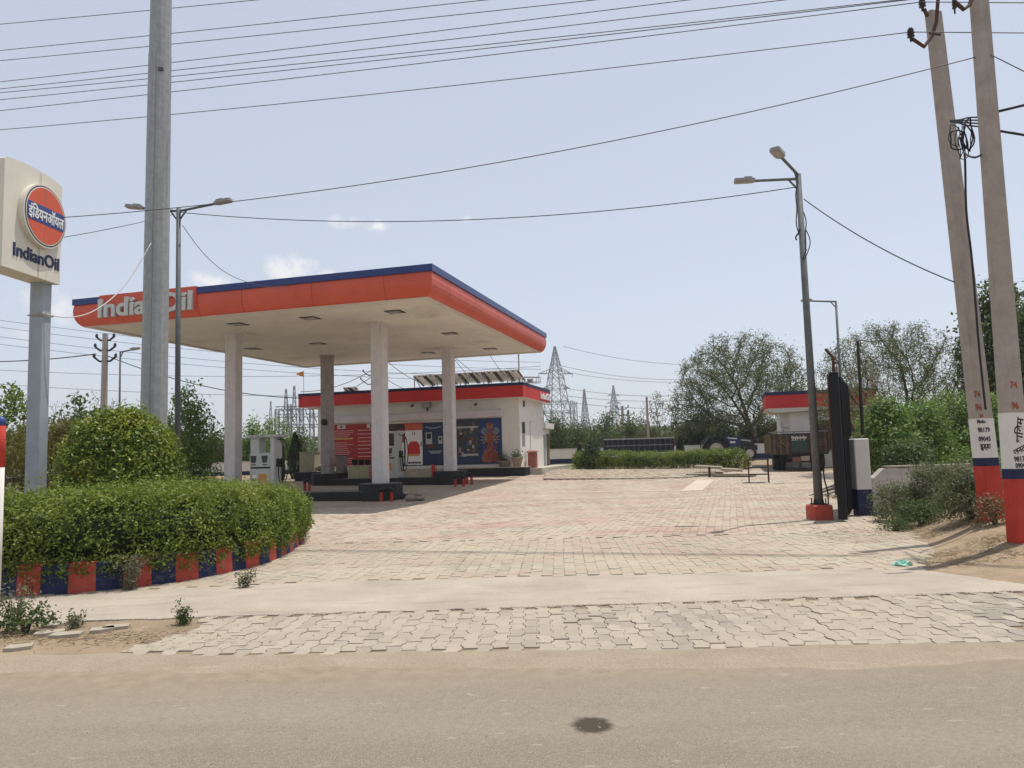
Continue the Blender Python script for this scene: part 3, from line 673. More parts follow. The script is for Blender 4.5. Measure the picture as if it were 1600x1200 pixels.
def guard(loc, rz, label, wd=.42, h=.42):
    t = thing('crash_guard', label, 'crash guard', loc, rz, 'small red and black hoop guards')
    for s in (-1, 1): MB().tube([(s*wd/2, 0, -.05), (s*wd/2, 0, h*.72)], .055, 10).build('leg', GUARD, t)
    mb = MB(); pts = [(-wd/2, 0, h*.72), (-wd/2, 0, h*.93), (-wd/2+.05, 0, h), (wd/2-.05, 0, h), (wd/2, 0, h*.93), (wd/2, 0, h*.72)]; mb.tube(pts, .057, 10); mb.build('top_bar', BLACKP, t, True)
for x, y, wd, lab in ((604, 784, .36, 'hoop guard with orange legs against the near round island end'), (718, 760.5, .34, 'red and black hoop guard close against the back island end'), (733, 757, .22, 'narrow red and black hoop guard farthest right by the back island'), (480, 768, .2, 'narrow dark hoop guard left of the back island behind the hedge')):
    guard(G(x, y), YAW, lab, wd)
# odds and ends standing on the back island
def ribbed(name, label, cat, loc, sx, sy, h, m, m2, n=9):
    t = thing(name, label, cat, loc, YAW); mb = MB(); mb.box((-sx/2, -sy/2, 0), (sx/2, sy/2, h))
    for i in range(n): x = -sx/2+(i+.5)*sx/n; mb.box((x-sx/n*.28, -sy/2-.02, .01), (x+sx/n*.28, sy/2+.02, h-.01), 0)
    mb.build('body', m, t); MB().box((-sx/2-.03, -sy/2-.035, h+.001), (sx/2+.03, sy/2+.035, h+.03)).build('lid', m2, t); return t
CRC = mat('cream_sheet', (.42, .385, .26), .6, .15, 4)
ribbed('storage_chest', 'cream ribbed chest with black buckets on its lid on the back island', 'chest', cw(-7.2, 10.0, .272), 1.0, .6, .52, CRC, CRC)
for i in range(3):
    mb = MB(); b = cw(-7.5+i*.3, 9.95, .272+.552); mb.lathe([(.10, 0), (.14, .22), (.15, .235), (.13, .235), (.09, .03)], 14); o = mb.build('bucket', mat('black_plastic', (.02, .02, .022), .35, .2), None, True, b)
    setp(o, ('left', 'middle', 'right')[i]+' one of three black buckets on the cream ribbed chest', 'bucket', 'black buckets on the chest')
ribbed('dustbin', 'grey and brown striped bin beside the back left canopy column', 'bin', cw(-8.1, 9.9, .50), .34, .34, .74, mat('bin_stripe', (.25, .2, .17), .7, .5, 9), DARK, 4)
def extinguisher(loc, label):
    t = thing('fire_extinguisher', label, 'fire extinguisher', loc, YAW, 'fire extinguishers'); mb = MB(); mb.lathe([(.085, 0), (.09, .03), (.09, .42), (.05, .50), (.03, .53)], 14); mb.build('cylinder', RED, t, True)
    mb = MB(); mb.tube([(0, 0, .53), (0, 0, .58), (.07, 0, .6)], .018, 6); mb.tube(spline([(.03, 0, .57), (.13, 0, .5), (.12, 0, .2)], 5), .012, 5); mb.build('valve', DARK, t)
extinguisher(cw(-6.5, 9.6, .272), 'red fire extinguisher beside the cream chest on the back island')
extinguisher(cw(-4.02, 10.2, .272), 'red fire extinguisher between the white pump and the right back column')
# rubble bundle and black-and-white scraps on the paving
STONE = mat('rough_stone', (.30, .25, .19), .95, .25, 9, .6, 25)
def rock(mb, c, r, seed, sq=(1, 1, .6), mi=0):
    g = np.random.default_rng(seed); vs = []; n, m_ = 9, 6
    for i in range(m_+1):
        for k in range(n):
            th = math.pi*i/m_; a = 2*math.pi*k/n; q = Vector((math.sin(th)*math.cos(a), math.sin(th)*math.sin(a), math.cos(th)))
            f = r*(1+.22*math.sin(q.x*5+seed)*math.cos(q.y*4+seed*2)+g.normal(0, .05)); vs.append(Vector(c)+Vector((q.x*f*sq[0], q.y*f*sq[1], q.z*f*sq[2])))
    mb.add(vs, [(i*n+k, i*n+(k+1) % n, (i+1)*n+(k+1) % n, (i+1)*n+k) for i in range(m_) for k in range(n)], mi)
b = G(648, 783); mb = MB()
for i, (x, y, z, r) in enumerate(((-.12, 0, .1, .19), (.16, .03, .1, .17), (.0, .05, .22, .17), (.12, -.02, .24, .13))): rock(mb, (x, y, z), r, i+3, (1.1, .8, .62))
setp(mb.build('stone_bundle', STONE, None, True, b), 'lumpy tan bundle of rubble lying on the paving by the pump island', 'rubble')
for i, (x, y) in enumerate(((624, 779), (634, 780))):
    mb = MB(); mb.tube([(-.16, -.1, .03), (0, 0, .09), (.15, .12, .12)], [.06, .08, .05], 8); o = mb.build('rubber_scrap', BLACKP, None, True, G(x, y))
    setp(o, ('left', 'right')[i]+' one of two black scraps beside the tan rubble bundle', 'scrap', 'black scraps by the island')
# black speaker / clock hung on the left back column
q = cw(-8.85, 9.8); mb = MB(); mb.cyl((0, 0, 0), .14, .06, 16); o = mb.build('round_lamp', DARK, None, True, (q.x, q.y, 3.0)); o.rotation_euler = (R(90), 0, YAW)
setp(o, 'black round lamp fixed on the dark back left column', 'lamp')

# ------------------------------------------------------------------ the shop building
OO = Vector((.5, 35.18, gz(35.18))); OW, OD = 11.75, 5.5
def ow(u, v, z=0): return OO+UX*u+VX*v+Vector((0, 0, z))
def ol(p): q = Vector(p)-OO; return Vector((q.dot(UX), q.dot(VX), q.z))
FV = .55
def of(x, y, v=FV): q = ol(PL(x, y, OO+VX*v, VX)); return q.x, q.z       # pixel -> (u, z) on the front wall
def osd(x, y, u=-.36): q = ol(PL(x, y, OO+UX*u, UX)); return q.y, q.z    # pixel -> (v, z) on the right wall
off = thing('shop_building', 'white petrol station shop with red and navy roof band behind the canopy', 'shop', OO, YAW)
uw = of(497, 690)[0]
mb = MB(); mb.box((uw, FV, -.3), (-.36, OD-.3, 3.66)); mb.build('wall', WHITEW, off)
mb = MB(); mb.box((-OW, 0, 3.64), (0, OD, 3.66)); mb.box((-OW+.012, .012, 3.66), (-.012, OD-.012, 3.67)); mb.build('eave', mat('eave_white', (.66, .62, .56), .8, .1), off)
mb = MB(); mb.box((-OW-.005, -.005, 3.655), (.005, OD+.005, 4.20)); mb.build('red_band', OFFRED, off)
mb = MB(); mb.box((-OW-.015, -.015, 4.203), (.015, OD+.015, 4.345)); rf = mb.build('roof', NAVY, off); MB().box((-OW+.15, .15, 4.346), (-.15, OD-.15, 4.352)).build('roof_deck', mat('bounce_roof_deck', (.62, .58, .52), .9), off)  # pale deck sheet added to bounce sunlight onto the solar panel undersides
MARB = mat('marble', (.47, .43, .35), .4, .35, 3, col2=(.30, .265, .21), detail=8)
us = [of(621, 730)[0], of(702, 730)[0]]
MB().box((us[1], 0, -.3), (0, FV+.3, .40)).build('plinth', BLACKP, off); MB().box((uw-.1, 0, -.3), (us[0], FV+.2, .40)).build('plinth', BLACKP, off)
MB().box((us[1]-.01, -.03, .402), (.03, FV+.3, .44)).build('ledge', MARB, off); MB().box((uw-.1, -.03, .402), (us[0]+.01, FV+.2, .44)).build('ledge', MARB, off)
mb = MB(); mb.box((-.36, FV+.3, -.3), (.6, OD+1.9, .34)); mb.build('side_walk', mat('side_concrete', (.45, .41, .35), .9, .2, 3), off)
for i in range(3): mb = MB(); mb.box((us[0]+.01, -.15+.23*i, -.3), (us[1]-.01, -.15+.23*(i+1) if i < 2 else FV+.02, .15+.145*i)); mb.build('step', MARB, off)
ub = (of(519, 660)[0], of(787, 646)[0]); zb = of(787, 651)[1]; zt = of(787, 640)[1]
mb = MB(); mb.box((ub[0], FV-.32, zb), (ub[1], FV-.002, zt), 0, None, .02); mb.build('shutter_box', mat('shutter_box_paint', (.60, .55, .56), .7, .1, 3), off)
# price board
BOARD = mat('board_red', (.36, .025, .028), .5, .08, 2); PALE = mat('pale_ink', (.62, .55, .52), .7, .05); GOLD = mat('gold_ink', (.55, .33, .07), .6, .05)
u0, z1 = of(520, 664); u1, z0 = of(598, 728); z1 = of(598, 661)[1]; z0 = of(521, 729)[1]
mb = MB(); mb.box((u0, FV-.04, z0), (u1, FV-.002, z1)); bd = mb.build('price_board', BOARD, off)
g = np.random.default_rng(4); mb = MB(); W_, Hh = u1-u0, z1-z0
for c, (a, b) in enumerate(((.04, .46), (.52, .90))):
    n = 17 if c == 0 else 9
    for i in range(n):
        z = z1-.16*Hh-i*(.80*Hh/n); l = (b-a)*W_*g.uniform(.55, 1); x = u0+a*W_
        if c == 0 and 4 <= i <= 5: continue
        k = x
        while k < x+l: d = g.uniform(.03, .12); mb.box((k, FV-.043, z), (min(k+d, x+l), FV-.0405, z+.022+.008*c)); k += d+.018
mb.build('text_lines', PALE, bd)
MB().box((u0+.03*W_, FV-.043, z1-.36*Hh), (u0+.42*W_, FV-.0405, z1-.325*Hh)).build('gold_strip', GOLD, bd)
for a in (.10, .70): mb = MB(); mb.box((u0+a*W_, FV-.043, z1-.10*Hh), (u0+(a+.17)*W_, FV-.0405, z1-.005*Hh), 0); mb.cyl((0, 0, 0), .06, .004, 14, 1); k = len(mb.v); mb.v[-28:] = [(p[0]+u0+(a+.085)*W_, FV-.046-p[2]*.2, p[1]+z1-.055*Hh) for p in mb.v[-28:]]; mb.build('badge', [PALE, DARK], bd)
# shop opening: flat panel coloured dark as the unlit room, white door with orange head, blue poster, right window with pictures
u0, u1 = of(598, 690)[0], of(694, 690)[0]; zo0 = of(690, 727)[1]; zo1 = of(650, 661)[1]
DROOM = mat('unlit_room_colour', (.03, .024, .022), .6, .5, 3, col2=(.09, .06, .05))  # dark colour painted on flat panels in place of unlit interiors
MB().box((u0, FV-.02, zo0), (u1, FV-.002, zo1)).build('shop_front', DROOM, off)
def panel(name, xa, ya, xb, yb, m, par=off, pr_=.05, v=FV):
    a = of(xa, ya, v); b = of(xb, yb, v); mb = MB(); mb.box((a[0], v-pr_, b[1]), (b[0], v-.021, a[1])); return mb.build(name, m, par), a, b
dr, a, b = panel('door', 633.5, 663, 661, 726, WHITE)
dz = a[1]-b[1]; dw = b[0]-a[0]; zt_ = a[1]
MB().box((a[0]+.004, FV-.055, zt_-dz*.155), (b[0]-.004, FV-.051, zt_-.02)).build('orange_head', mat('door_orange', (.58, .12, .05), .6), dr)
mb = MB(); mb.box((a[0]-.05, FV-.07, zt_-.02), (b[0]+.05, FV-.052, zt_+.05)); mb.build('door_trim', mat('door_trim_red', (.45, .07, .05), .6), dr)
def disc(mb, u, z, r, v, th=.004, mi=0, n=18, sx=1): mb.prism([(r*math.cos(t)*sx, r*math.sin(t)) for t in np.arange(n)*2*math.pi/n], 0, th, mi, Matrix(((1, 0, 0, u), (0, 0, -1, v), (0, 1, 0, z), (0, 0, 0, 1))))
mb = MB(); cx = (a[0]+b[0])/2; disc(mb, cx, zt_-dz*.235, .085, FV-.051, .004, 0); disc(mb, cx, zt_-dz*.235, .05, FV-.056, .003, 1); mb.build('emblem', [mat('emblem_maroon', (.25, .05, .04)), WHITE], dr)
mb = MB(); k = cx-.30
for w_ in (.12, .07, .10, .10, .06, .1): mb.box((k, FV-.054, b[1]+.06), (k+w_, FV-.051, b[1]+.15)); k += w_+.02
mb.build('door_lettering', DARK, dr)
mb = MB()                                                     # plain ornament: a red field with a gold hem
mb.prism([(-.34, .30), (-.30, .75), (-.16, .92), (.16, .92), (.30, .75), (.34, .30)], 0, .003, 0, plane_M((cx, FV-.051, b[1]+.22), (1, 0, 0)))
mb.prism([(-.28, .20), (-.30, .295), (.30, .295), (.28, .20)], 0, .003, 1, plane_M((cx, FV-.051, b[1]+.22), (1, 0, 0)))
mb.build('door_picture', [RED, GOLD], dr)
MB().box((b[0]-.07, FV-.09, (a[1]+b[1])/2-.1), (b[0]-.04, FV-.0515, (a[1]+b[1])/2+.12)).build('handle', DARK, dr)
NAVYP = mat('poster_blue', (.018, .035, .12), .4, .5, 1.2, col2=(.03, .04, .05)); PGREY = mat('poster_grey', (.45, .46, .47), .6)
bp_, a, b = panel('blue_poster', 662.5, 662, 694, 725.5, NAVYP, pr_=.045); mb = MB()
X = lambda f: a[0]+(b[0]-a[0])*f; Z = lambda f: b[1]+(a[1]-b[1])*f
for x0, x1, y0, y1 in ((.1, .42, .50, .78), (.74, .95, .50, .68)):
    mb = MB(); mb.box((X(x0), FV-.049, Z(y0)), (X(x1), FV-.046, Z(y1)), 0); mb.box((X(x0)+.05, FV-.052, Z(y0)+(Z(y1)-Z(y0))*.45), (X(x1)-.05, FV-.0495, Z(y1)-.05), 1); mb.build('pictured_pump', [PGREY, DARK], bp_)
mb = MB(); mb.box((X(.2), FV-.049, Z(.40)), (X(.44), FV-.046, Z(.5)), 2)
for i, (x0, x1) in enumerate(((.25, .9), (.3, .85))): mb.box((X(x0), FV-.049, Z(.31-.04*i)), (X(x1), FV-.046, Z(.33-.04*i)), 0)
for i in range(8): t = i/7; mb.box((X(.1+.7*t), FV-.049, Z(.90-.03*math.sin(t*3.1))), (X(.17+.7*t), FV-.046, Z(.925-.03*math.sin(t*3.1))), 0)
mb.build('poster_print', [PGREY, DARK, mat('poster_maroon', (.16, .05, .04))], bp_)
wh, a, b = panel('notice', 623, 672, 632, 690, RED, pr_=.04); MB().box((a[0]+.06, FV-.044, b[1]+.22), (b[0]-.06, FV-.041, a[1]-.08)).build('notice_print', WHITE, wh)
wb, a, b = panel('white_board', 617, 692, 632, 724, WHITE, pr_=.035); MB().box((a[0]+.05, FV-.039, b[1]+.02), (b[0]-.03, FV-.036, b[1]+.3)).build('notice_print', DARK, wb)
fr_, a, b = panel('window_frame', 694.5, 657, 712.5, 729, mat('frame_white', (.62, .58, .56), .7), pr_=.16)
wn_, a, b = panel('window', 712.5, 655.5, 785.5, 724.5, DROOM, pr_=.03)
X = lambda f: a[0]+(b[0]-a[0])*f; Z = lambda f: b[1]+(a[1]-b[1])*f
CL = [(.10, .035, .03), (.03, .05, .12), (.32, .30, .27), (.22, .09, .04), (.05, .06, .07), (.45, .44, .42), (.16, .12, .09)]
cm = [mat('photo_tone_%s' % n, c, .5, .3, 6) for n, c in zip(('maroon', 'blue', 'stone', 'brown', 'slate', 'paper', 'umber'), CL)]
g = np.random.default_rng(12); mb = MB(); mb.box((X(.005), FV-.034, Z(.01)), (X(.50), FV-.031, Z(.995)), 4)
for i in range(46):
    x = g.uniform(.01, .40); y = g.uniform(.02, .86); ww = g.uniform(.03, .10); hh = g.uniform(.02, .11); mb.box((X(x), FV-.0365-.0004*i, Z(y)), (X(min(x+ww, .495)), FV-.0345-.0004*i, Z(y+hh)), int(g.integers(0, 7)))
mb.box((X(.01), FV-.062, Z(.80)), (X(.49), FV-.059, Z(.84)), 5); mb.box((X(.12), FV-.062, Z(.19)), (X(.49), FV-.059, Z(.235)), 5); mb.box((X(.01), FV-.062, Z(.02)), (X(.49), FV-.059, Z(.17)), 1)
mb.build('photo_collage', cm, wn_)
PN = [mat('devotion_blue', (.022, .045, .16), .45, .5, 3), mat('devotion_orange', (.34, .11, .04), .5, .4, 14), mat('devotion_gold', (.36, .25, .10), .5, .4, 14), mat('devotion_red', (.27, .045, .03), .5, .4, 14), mat('devotion_pale', (.16, .18, .26), .5, .4, 8)]
mb = MB(); mb.box((X(.505), FV-.034, Z(.01)), (X(.995), FV-.031, Z(.995)), 0); mc = (X(.505)+X(.995))/2; ph = Z(1)-Z(0); pw = X(.995)-X(.505)
for s in (-1, 1):
    disc(mb, mc+s*pw*.26, Z(.72), .17, FV-.035, .002, 4)
    for k in range(5):
        aa = R(-35+26*k); e = Vector((math.cos(aa)*pw*.43*s, math.sin(aa)*ph*.17)); nn = Vector((-e.y, e.x)).normalized()*.035
        mb.prism([(0+nn.x, nn.y), (e.x+nn.x*.6, e.y+nn.y*.6), (e.x-nn.x*.6, e.y-nn.y*.6), (-nn.x, -nn.y)], 0, .0015, 2, plane_M((mc, FV-.038-.0012*k, Z(.55)), (1, 0, 0)))
    mb.prism([(0, 0), (s*.12, .65), (s*.34, .55), (s*.46, .05)], 0, .002, 1 if s < 0 else 3, plane_M((mc, FV-.048, Z(.03)), (1, 0, 0)))
mb.prism([(-.17, 0), (-.13, .9), (-.16, 1.3), (.16, 1.3), (.13, .9), (.17, 0)], 0, .002, 3, plane_M((mc, FV-.051, Z(.08)), (1, 0, 0)))
mb.prism([(-.07, 0), (-.08, 1.1), (.08, 1.1), (.07, 0)], 0, .002, 3, plane_M((mc, FV-.054, Z(.12)), (1, 0, 0)))
for i in range(260):
    zz = g.uniform(.04, .9); hw = .46-.30*zz if zz < .7 else .16; xx = mc+g.uniform(-hw, hw); k = int(g.choice([1, 1, 2, 3, 3, 4])) if abs(xx-mc) < .4 else int(g.choice([0, 1, 2, 3]))
    disc(mb, xx, Z(zz), g.uniform(.012, .042), FV-.0545-.00006*i, .001, k, 5, g.uniform(.5, 1.2))
disc(mb, mc, Z(.82), .15, FV-.0725, .001, 2); disc(mb, mc, Z(.79), .085, FV-.0745, .001, 1); mb.prism([(-.08, 0), (-.07, .16), (.07, .16), (.08, 0)], 0, .001, 3, plane_M((mc, FV-.0765, Z(.83)), (1, 0, 0)))
mb.build('devotional_poster', PN, wn_)
# side wall openings, lettering at the far end of the side band
for xa, ya, xb, yb, mm in ((815.5, 659, 820.5, 677.5, DARK), (815.5, 678.5, 820.5, 697, mat('blind_grey', (.25, .24, .25), .7, .4, 8)), (816.8, 626, 820.2, 636, DARK)):
    A, B = osd(xa, ya), osd(xb, yb); MB().box((-.385, min(A[0], B[0]), min(A[1], B[1])), (-.352, max(A[0], B[0]), max(A[1], B[1]))).build('window', mm, off)
    mb = MB(); lo = (min(A[0], B[0]), min(A[1], B[1])); hi = (max(A[0], B[0]), max(A[1], B[1]))
text_mb('IndianOil', .46, .05, .008, plane_M((.035, 4.25, 3.93), (0, 1, 0)), width=1.9).build('sign_letters', WHITE, off)
mb = MB(); A = osd(836, 690)[0]; mb.tube([(-.33, A-1.0, .5), (-.33, A-1.0, 2.6), (-.33, A, 2.65)], .015, 6); mb.build('drain_pipe', mat('pipe_grey', (.45, .45, .45)), off)
# low annex behind the right corner
ax = thing('annex', 'small white flat roofed annex with brown door at the shop right rear', 'annex', ow(-.3, OD+.2), YAW)
mb = MB(); mb.box((-1.6, -.15, -.3), (-.22, 1.6, 2.32)); mb.build('wall', WHITEW, ax); MB().box((-1.7, -.18, 2.325), (.02, 1.8, 2.62)).build('roof', mat('annex_roof', (.66, .63, .58), .8, .1), ax)
MB().box((-.218, .85, .0), (-.19, 1.45, 2.05)).build('door', mat('door_brown', (.14, .09, .04), .6, .2), ax); MB().box((-.218, .1, .05), (-.195, .6, 2.0)).build('door', mat('door_grey', (.30, .31, .31), .6, .2), ax)
# things on and by the shop
def simple(name, mb, m, label, cat, loc=None, group=None, smooth=False, rz=0): return setp(mb.build(name, m, None, smooth, loc, rz), label, cat, group)
def flood(x, y, label, cam_=False):
    u, z = of(x, y); t = thing('security_camera' if cam_ else 'floodlight', label, 'camera' if cam_ else 'floodlight', ow(u, FV-.002, z), YAW, 'cameras on the shop wall' if cam_ else None); mb = MB()
    if cam_: mb.tube([(0, 0, .05), (0, -.1, .03)], .02, 6); mb.build('bracket', DARK, t); MB().tube([(0, -.08, .02), (0, -.28, -.04)], .05, 10).build('body', DARK, t)
    else:
        mb.box((-.04, -.12, -.3), (.0, -.01, -.05)); mb.build('bracket', DARK, t); mb = MB(); mb.box((-.19, -.26, -.16), (.19, -.10, .14), 0, None, .02); mb.build('housing', mat('lamp_grey', (.22, .22, .22), .5), t); MB().box((-.15, -.272, -.12), (.15, -.2605, .1)).build('lens', LENS, t)
flood(669, 632.5, 'square grey floodlight on the shop wall above the blue poster')
flood(646.5, 634, 'black camera on the shop wall left of the floodlight', True); flood(745, 632, 'black camera on the shop wall above the picture window', True)
POT = mat('clay_pot', (.26, .22, .17), .9, .25, 8, .3, 30)
def pot(loc, h, r, label):
    t = thing('potted_plant', label, 'potted plant', loc, 0, 'pots by the shop corner'); MB().lathe([(r*.62, 0), (r, h*.85), (r*1.1, h*.88), (r*1.1, h), (r*.92, h), (r*.9, h*.9)], 16).build('pot', POT, t, True)
    q = rng.normal(0, 1, (260, 3)); q[:, 2] = np.abs(q[:, 2]); q = q*[r*.5, r*.5, r*.55]+[0, 0, h]; V, Fc = leaves(q, np.tile([0, 0, .5], (260, 1)), np.full(260, .09), .4, .9); np_mesh('foliage', V, Fc, L_MID, t)
u, z = of(788, 729, .2); pot(ow(u, .25, .44), .28, .32, 'wide shallow planter on the shop ledge under the picture window')
v_, z_ = osd(810.5, 728, -.1); pot(ow(-.12, v_-.15, .44), .45, .25, 'tall clay pot with a small plant at the shop corner')
t = thing('dustbin', 'reddish pedal bin standing against the shop side wall', 'bin', ow(-.02, osd(833, 720, 0)[0], .34), YAW)
MB().box((-.2, -.2, 0), (.2, .2, .72), 0, None, .04).build('body', mat('bin_red', (.30, .10, .07), .6, .25), t); MB().box((-.24, -.24, .722), (.24, .24, .83), 0, None, .05).build('lid', mat('bin_lid', (.36, .16, .11), .6), t)
# solar panels seen from behind, on struts on the roof
PVB = mat('panel_back', (.78, .74, .68), .6, .15, 3); ALU = mat('aluminium', (.42, .42, .42), .4, .1, metal=.6)
def solar(u0, u1, v0, n, h, dep, label, zb=4.345):
    t = thing('solar_array', label, 'solar panels', ow((u0+u1)/2, v0, zb), YAW, 'solar arrays on the shop roof'); L = u1-u0; a_ = math.atan2(h, dep); wv = L/n
    for i in range(n):
        x = -L/2+i*wv; mb = MB(); mb.add([(x+.02, 0, .62), (x+wv-.02, 0, .62), (x+wv-.02, dep, .62-h), (x+.02, dep, .62-h), (x+.02, 0, .655), (x+wv-.02, 0, .655), (x+wv-.02, dep, .655-h), (x+.02, dep, .655-h)], [(0, 1, 2, 3), (7, 6, 5, 4), (0, 4, 5, 1), (1, 5, 6, 2), (2, 6, 7, 3), (3, 7, 4, 0)])
        p_ = mb.build('panel', PVB, t)
        mb = MB(); mb.beam((x+.04, -.01, .60), (x+.04, dep, .60-h), .05); mb.beam((x+wv-.06, -.01, .60), (x+wv-.06, dep, .60-h), .05); mb.box((x+wv*.42, .02, .58), (x+wv*.58, .16, .617)); mb.build('panel_frame', DARK, p_)
    for i in range(0, n+1, 2):
        x = -L/2+i*wv*.995+.03; mb = MB(); mb.beam((x, dep*.85, 0), (x, .08, .6), .04); mb.beam((x, .1, 0), (x, .1, .6), .04); mb.build('strut', ALU, t)
    return t
solar(of(645, 606, .5)[0], of(811, 600, .5)[0], .55, 9, .38, 1.25, 'long rack of solar panels seen from behind on the shop roof')
solar(of(536, 606, .9)[0], of(556, 606, .9)[0], .9, 2, .30, .9, 'short pair of solar panels at the left end of the shop roof', 4.0)
mb = MB(); b = ow(of(811.5, 600, 1.5)[0], 1.5, 4.345); mb.tube([(0, 0, 0), (0, 0, 1.95)], .035, 8); simple('roof_mast', mb, STEEL, 'plain grey mast standing on the shop roof right end', 'mast', b)
fu = of(474.5, 610, 1.0)[0]; t = thing('flag_pole', 'thin pole with a small saffron flag on the shop roof left corner', 'flag', ow(fu, 1, 4.2), YAW); MB().tube([(0, 0, 0), (0, 0, 1.45)], .015, 6).build('pole', STEEL, t)
mb = MB(); nn = 8; vs = [];
for i in range(nn+1): x = -i*.055; vs += [(x, .04*math.sin(i*1.1), 1.42-.012*i), (x, .04*math.sin(i*1.1+.5), 1.10+.02*i)]
mb.add(vs, [(2*i, 2*i+1, 2*i+3, 2*i+2) for i in range(nn)]); mb.build('flag', mat('saffron_cloth', (.65, .28, .06), .8), t)
t = thing('wire_crate', 'small wire lamp frame on the right edge of the shop roof', 'floodlight', ow(.1, .9, 4.35), YAW)
mb = MB(); q8 = [(-.45, -.1, .05), (.35, -.1, .0), (.45, .3, .0), (-.3, .3, .05)]; up_ = Vector((0, 0, .26))
for i in range(4): A, B = Vector(q8[i]), Vector(q8[(i+1) % 4]); mb.beam(A, B, .025); mb.beam(A+up_, B+up_, .025); mb.beam(A, A+up_, .025); mb.beam((A+B)/2, (A+B)/2+up_, .02)
mb.build('cage', ALU, t); MB().box((-.12, -.02, .06), (.14, .16, .2)).build('lamp_body', LENS, t)
# generator pad left of the shop with cream cabinet
pd = G(482, 752); pad = thing('concrete_pad', 'black painted low pad left of the shop wall', 'plinth', pd, YAW)
MB().box((-.75, 0, -.2), (.9, 1.6, .42), 0, None, .02).build('body', ISL, pad); MB().box((-.73, .02, .4205), (.88, 1.58, .43)).build('top', mat('pad_top', (.3, .27, .23), .9), pad)
q = pd+UX*(-.28)+VX*.6; ribbed('metal_cabinet', 'cream ribbed metal cabinet on the black pad left of the shop', 'cabinet', (q.x, q.y, pd.z+.43), .75, .6, .92, CRC, CRC, 6)
mb = MB(); rock(mb, (0, 0, .16), .3, 5, (1.2, .8, .55)); simple('grey_sack', mb, mat('sack_grey', (.22, .2, .17), .9, .2), 'grey slumped sack lying beside the cream cabinet', 'sack', (pd+UX*.45+VX*.5)+Vector((0, 0, .43)), None, True)

# ------------------------------------------------------------------ planter, kerb and front hedge
KP = [Vector((-14, 9.2)), Vector((-8.3, 9.0))]+[Vector(p) for p in PLANTER[2:10]]+[Vector((P(474, 840, 14.1).x, 14.1)), Vector((-4.25, 14.9)), Vector((-5.1, 15.8)), Vector((-6.8, 16.7))]
KS = [p.xy for p in spline([(p.x, p.y, 0) for p in KP], 12)]
def arc(pts):
    s = [0]
    for a, b in zip(pts[:-1], pts[1:]): s.append(s[-1]+(b-a).length)
    return s
SA = arc(KS)
def at_s(s):
    s = min(max(s, 0), SA[-1]-1e-4); i = max(0, np.searchsorted(SA, s)-1); f = (s-SA[i])/(SA[i+1]-SA[i]); p = KS[i].lerp(KS[i+1], f); d = (KS[i+1]-KS[i]).normalized(); return p, Vector((-d.y, d.x))   # inward normal
t = thing('planter_kerb', 'curved low planter wall painted in red and navy blocks under the hedge', 'kerb', (KS[0].x, KS[0].y, 0)); o0 = Vector((KS[0].x, KS[0].y, 0))
s = 1.2; k = 0; g = np.random.default_rng(2); mb = MB()
while s < SA[-1]-.3:
    L = .29+g.normal(0, .012); n = 3; col = k % 2; h = .33+g.normal(0, .008)
    for i in range(n):
        a, na = at_s(s+L*i/n); b, nb = at_s(s+L*(i+1)/n); q = []
        for p, nn in ((a, na), (b, nb)):
            for off_, z in ((0, -.1), (.02, h-.02), (.04, h), (.15, h), (.15, -.1)): w_ = p+nn*off_; q.append(Vector((w_.x, w_.y, z))-o0)
        mb.add(q, [(j, 5+j, 6+j, 1+j) for j in range(4)], col)
    s += L; k += 1
mb.build('painted_blocks', [KRED, KBLUE], t)
setp(sheet('planter_soil', [tuple(at_s(s_)[0]+at_s(s_)[1]*.09) for s_ in np.linspace(0, SA[-1]-.01, 90)]+[(-14, 17.5)], .2, SOIL), kind='structure')
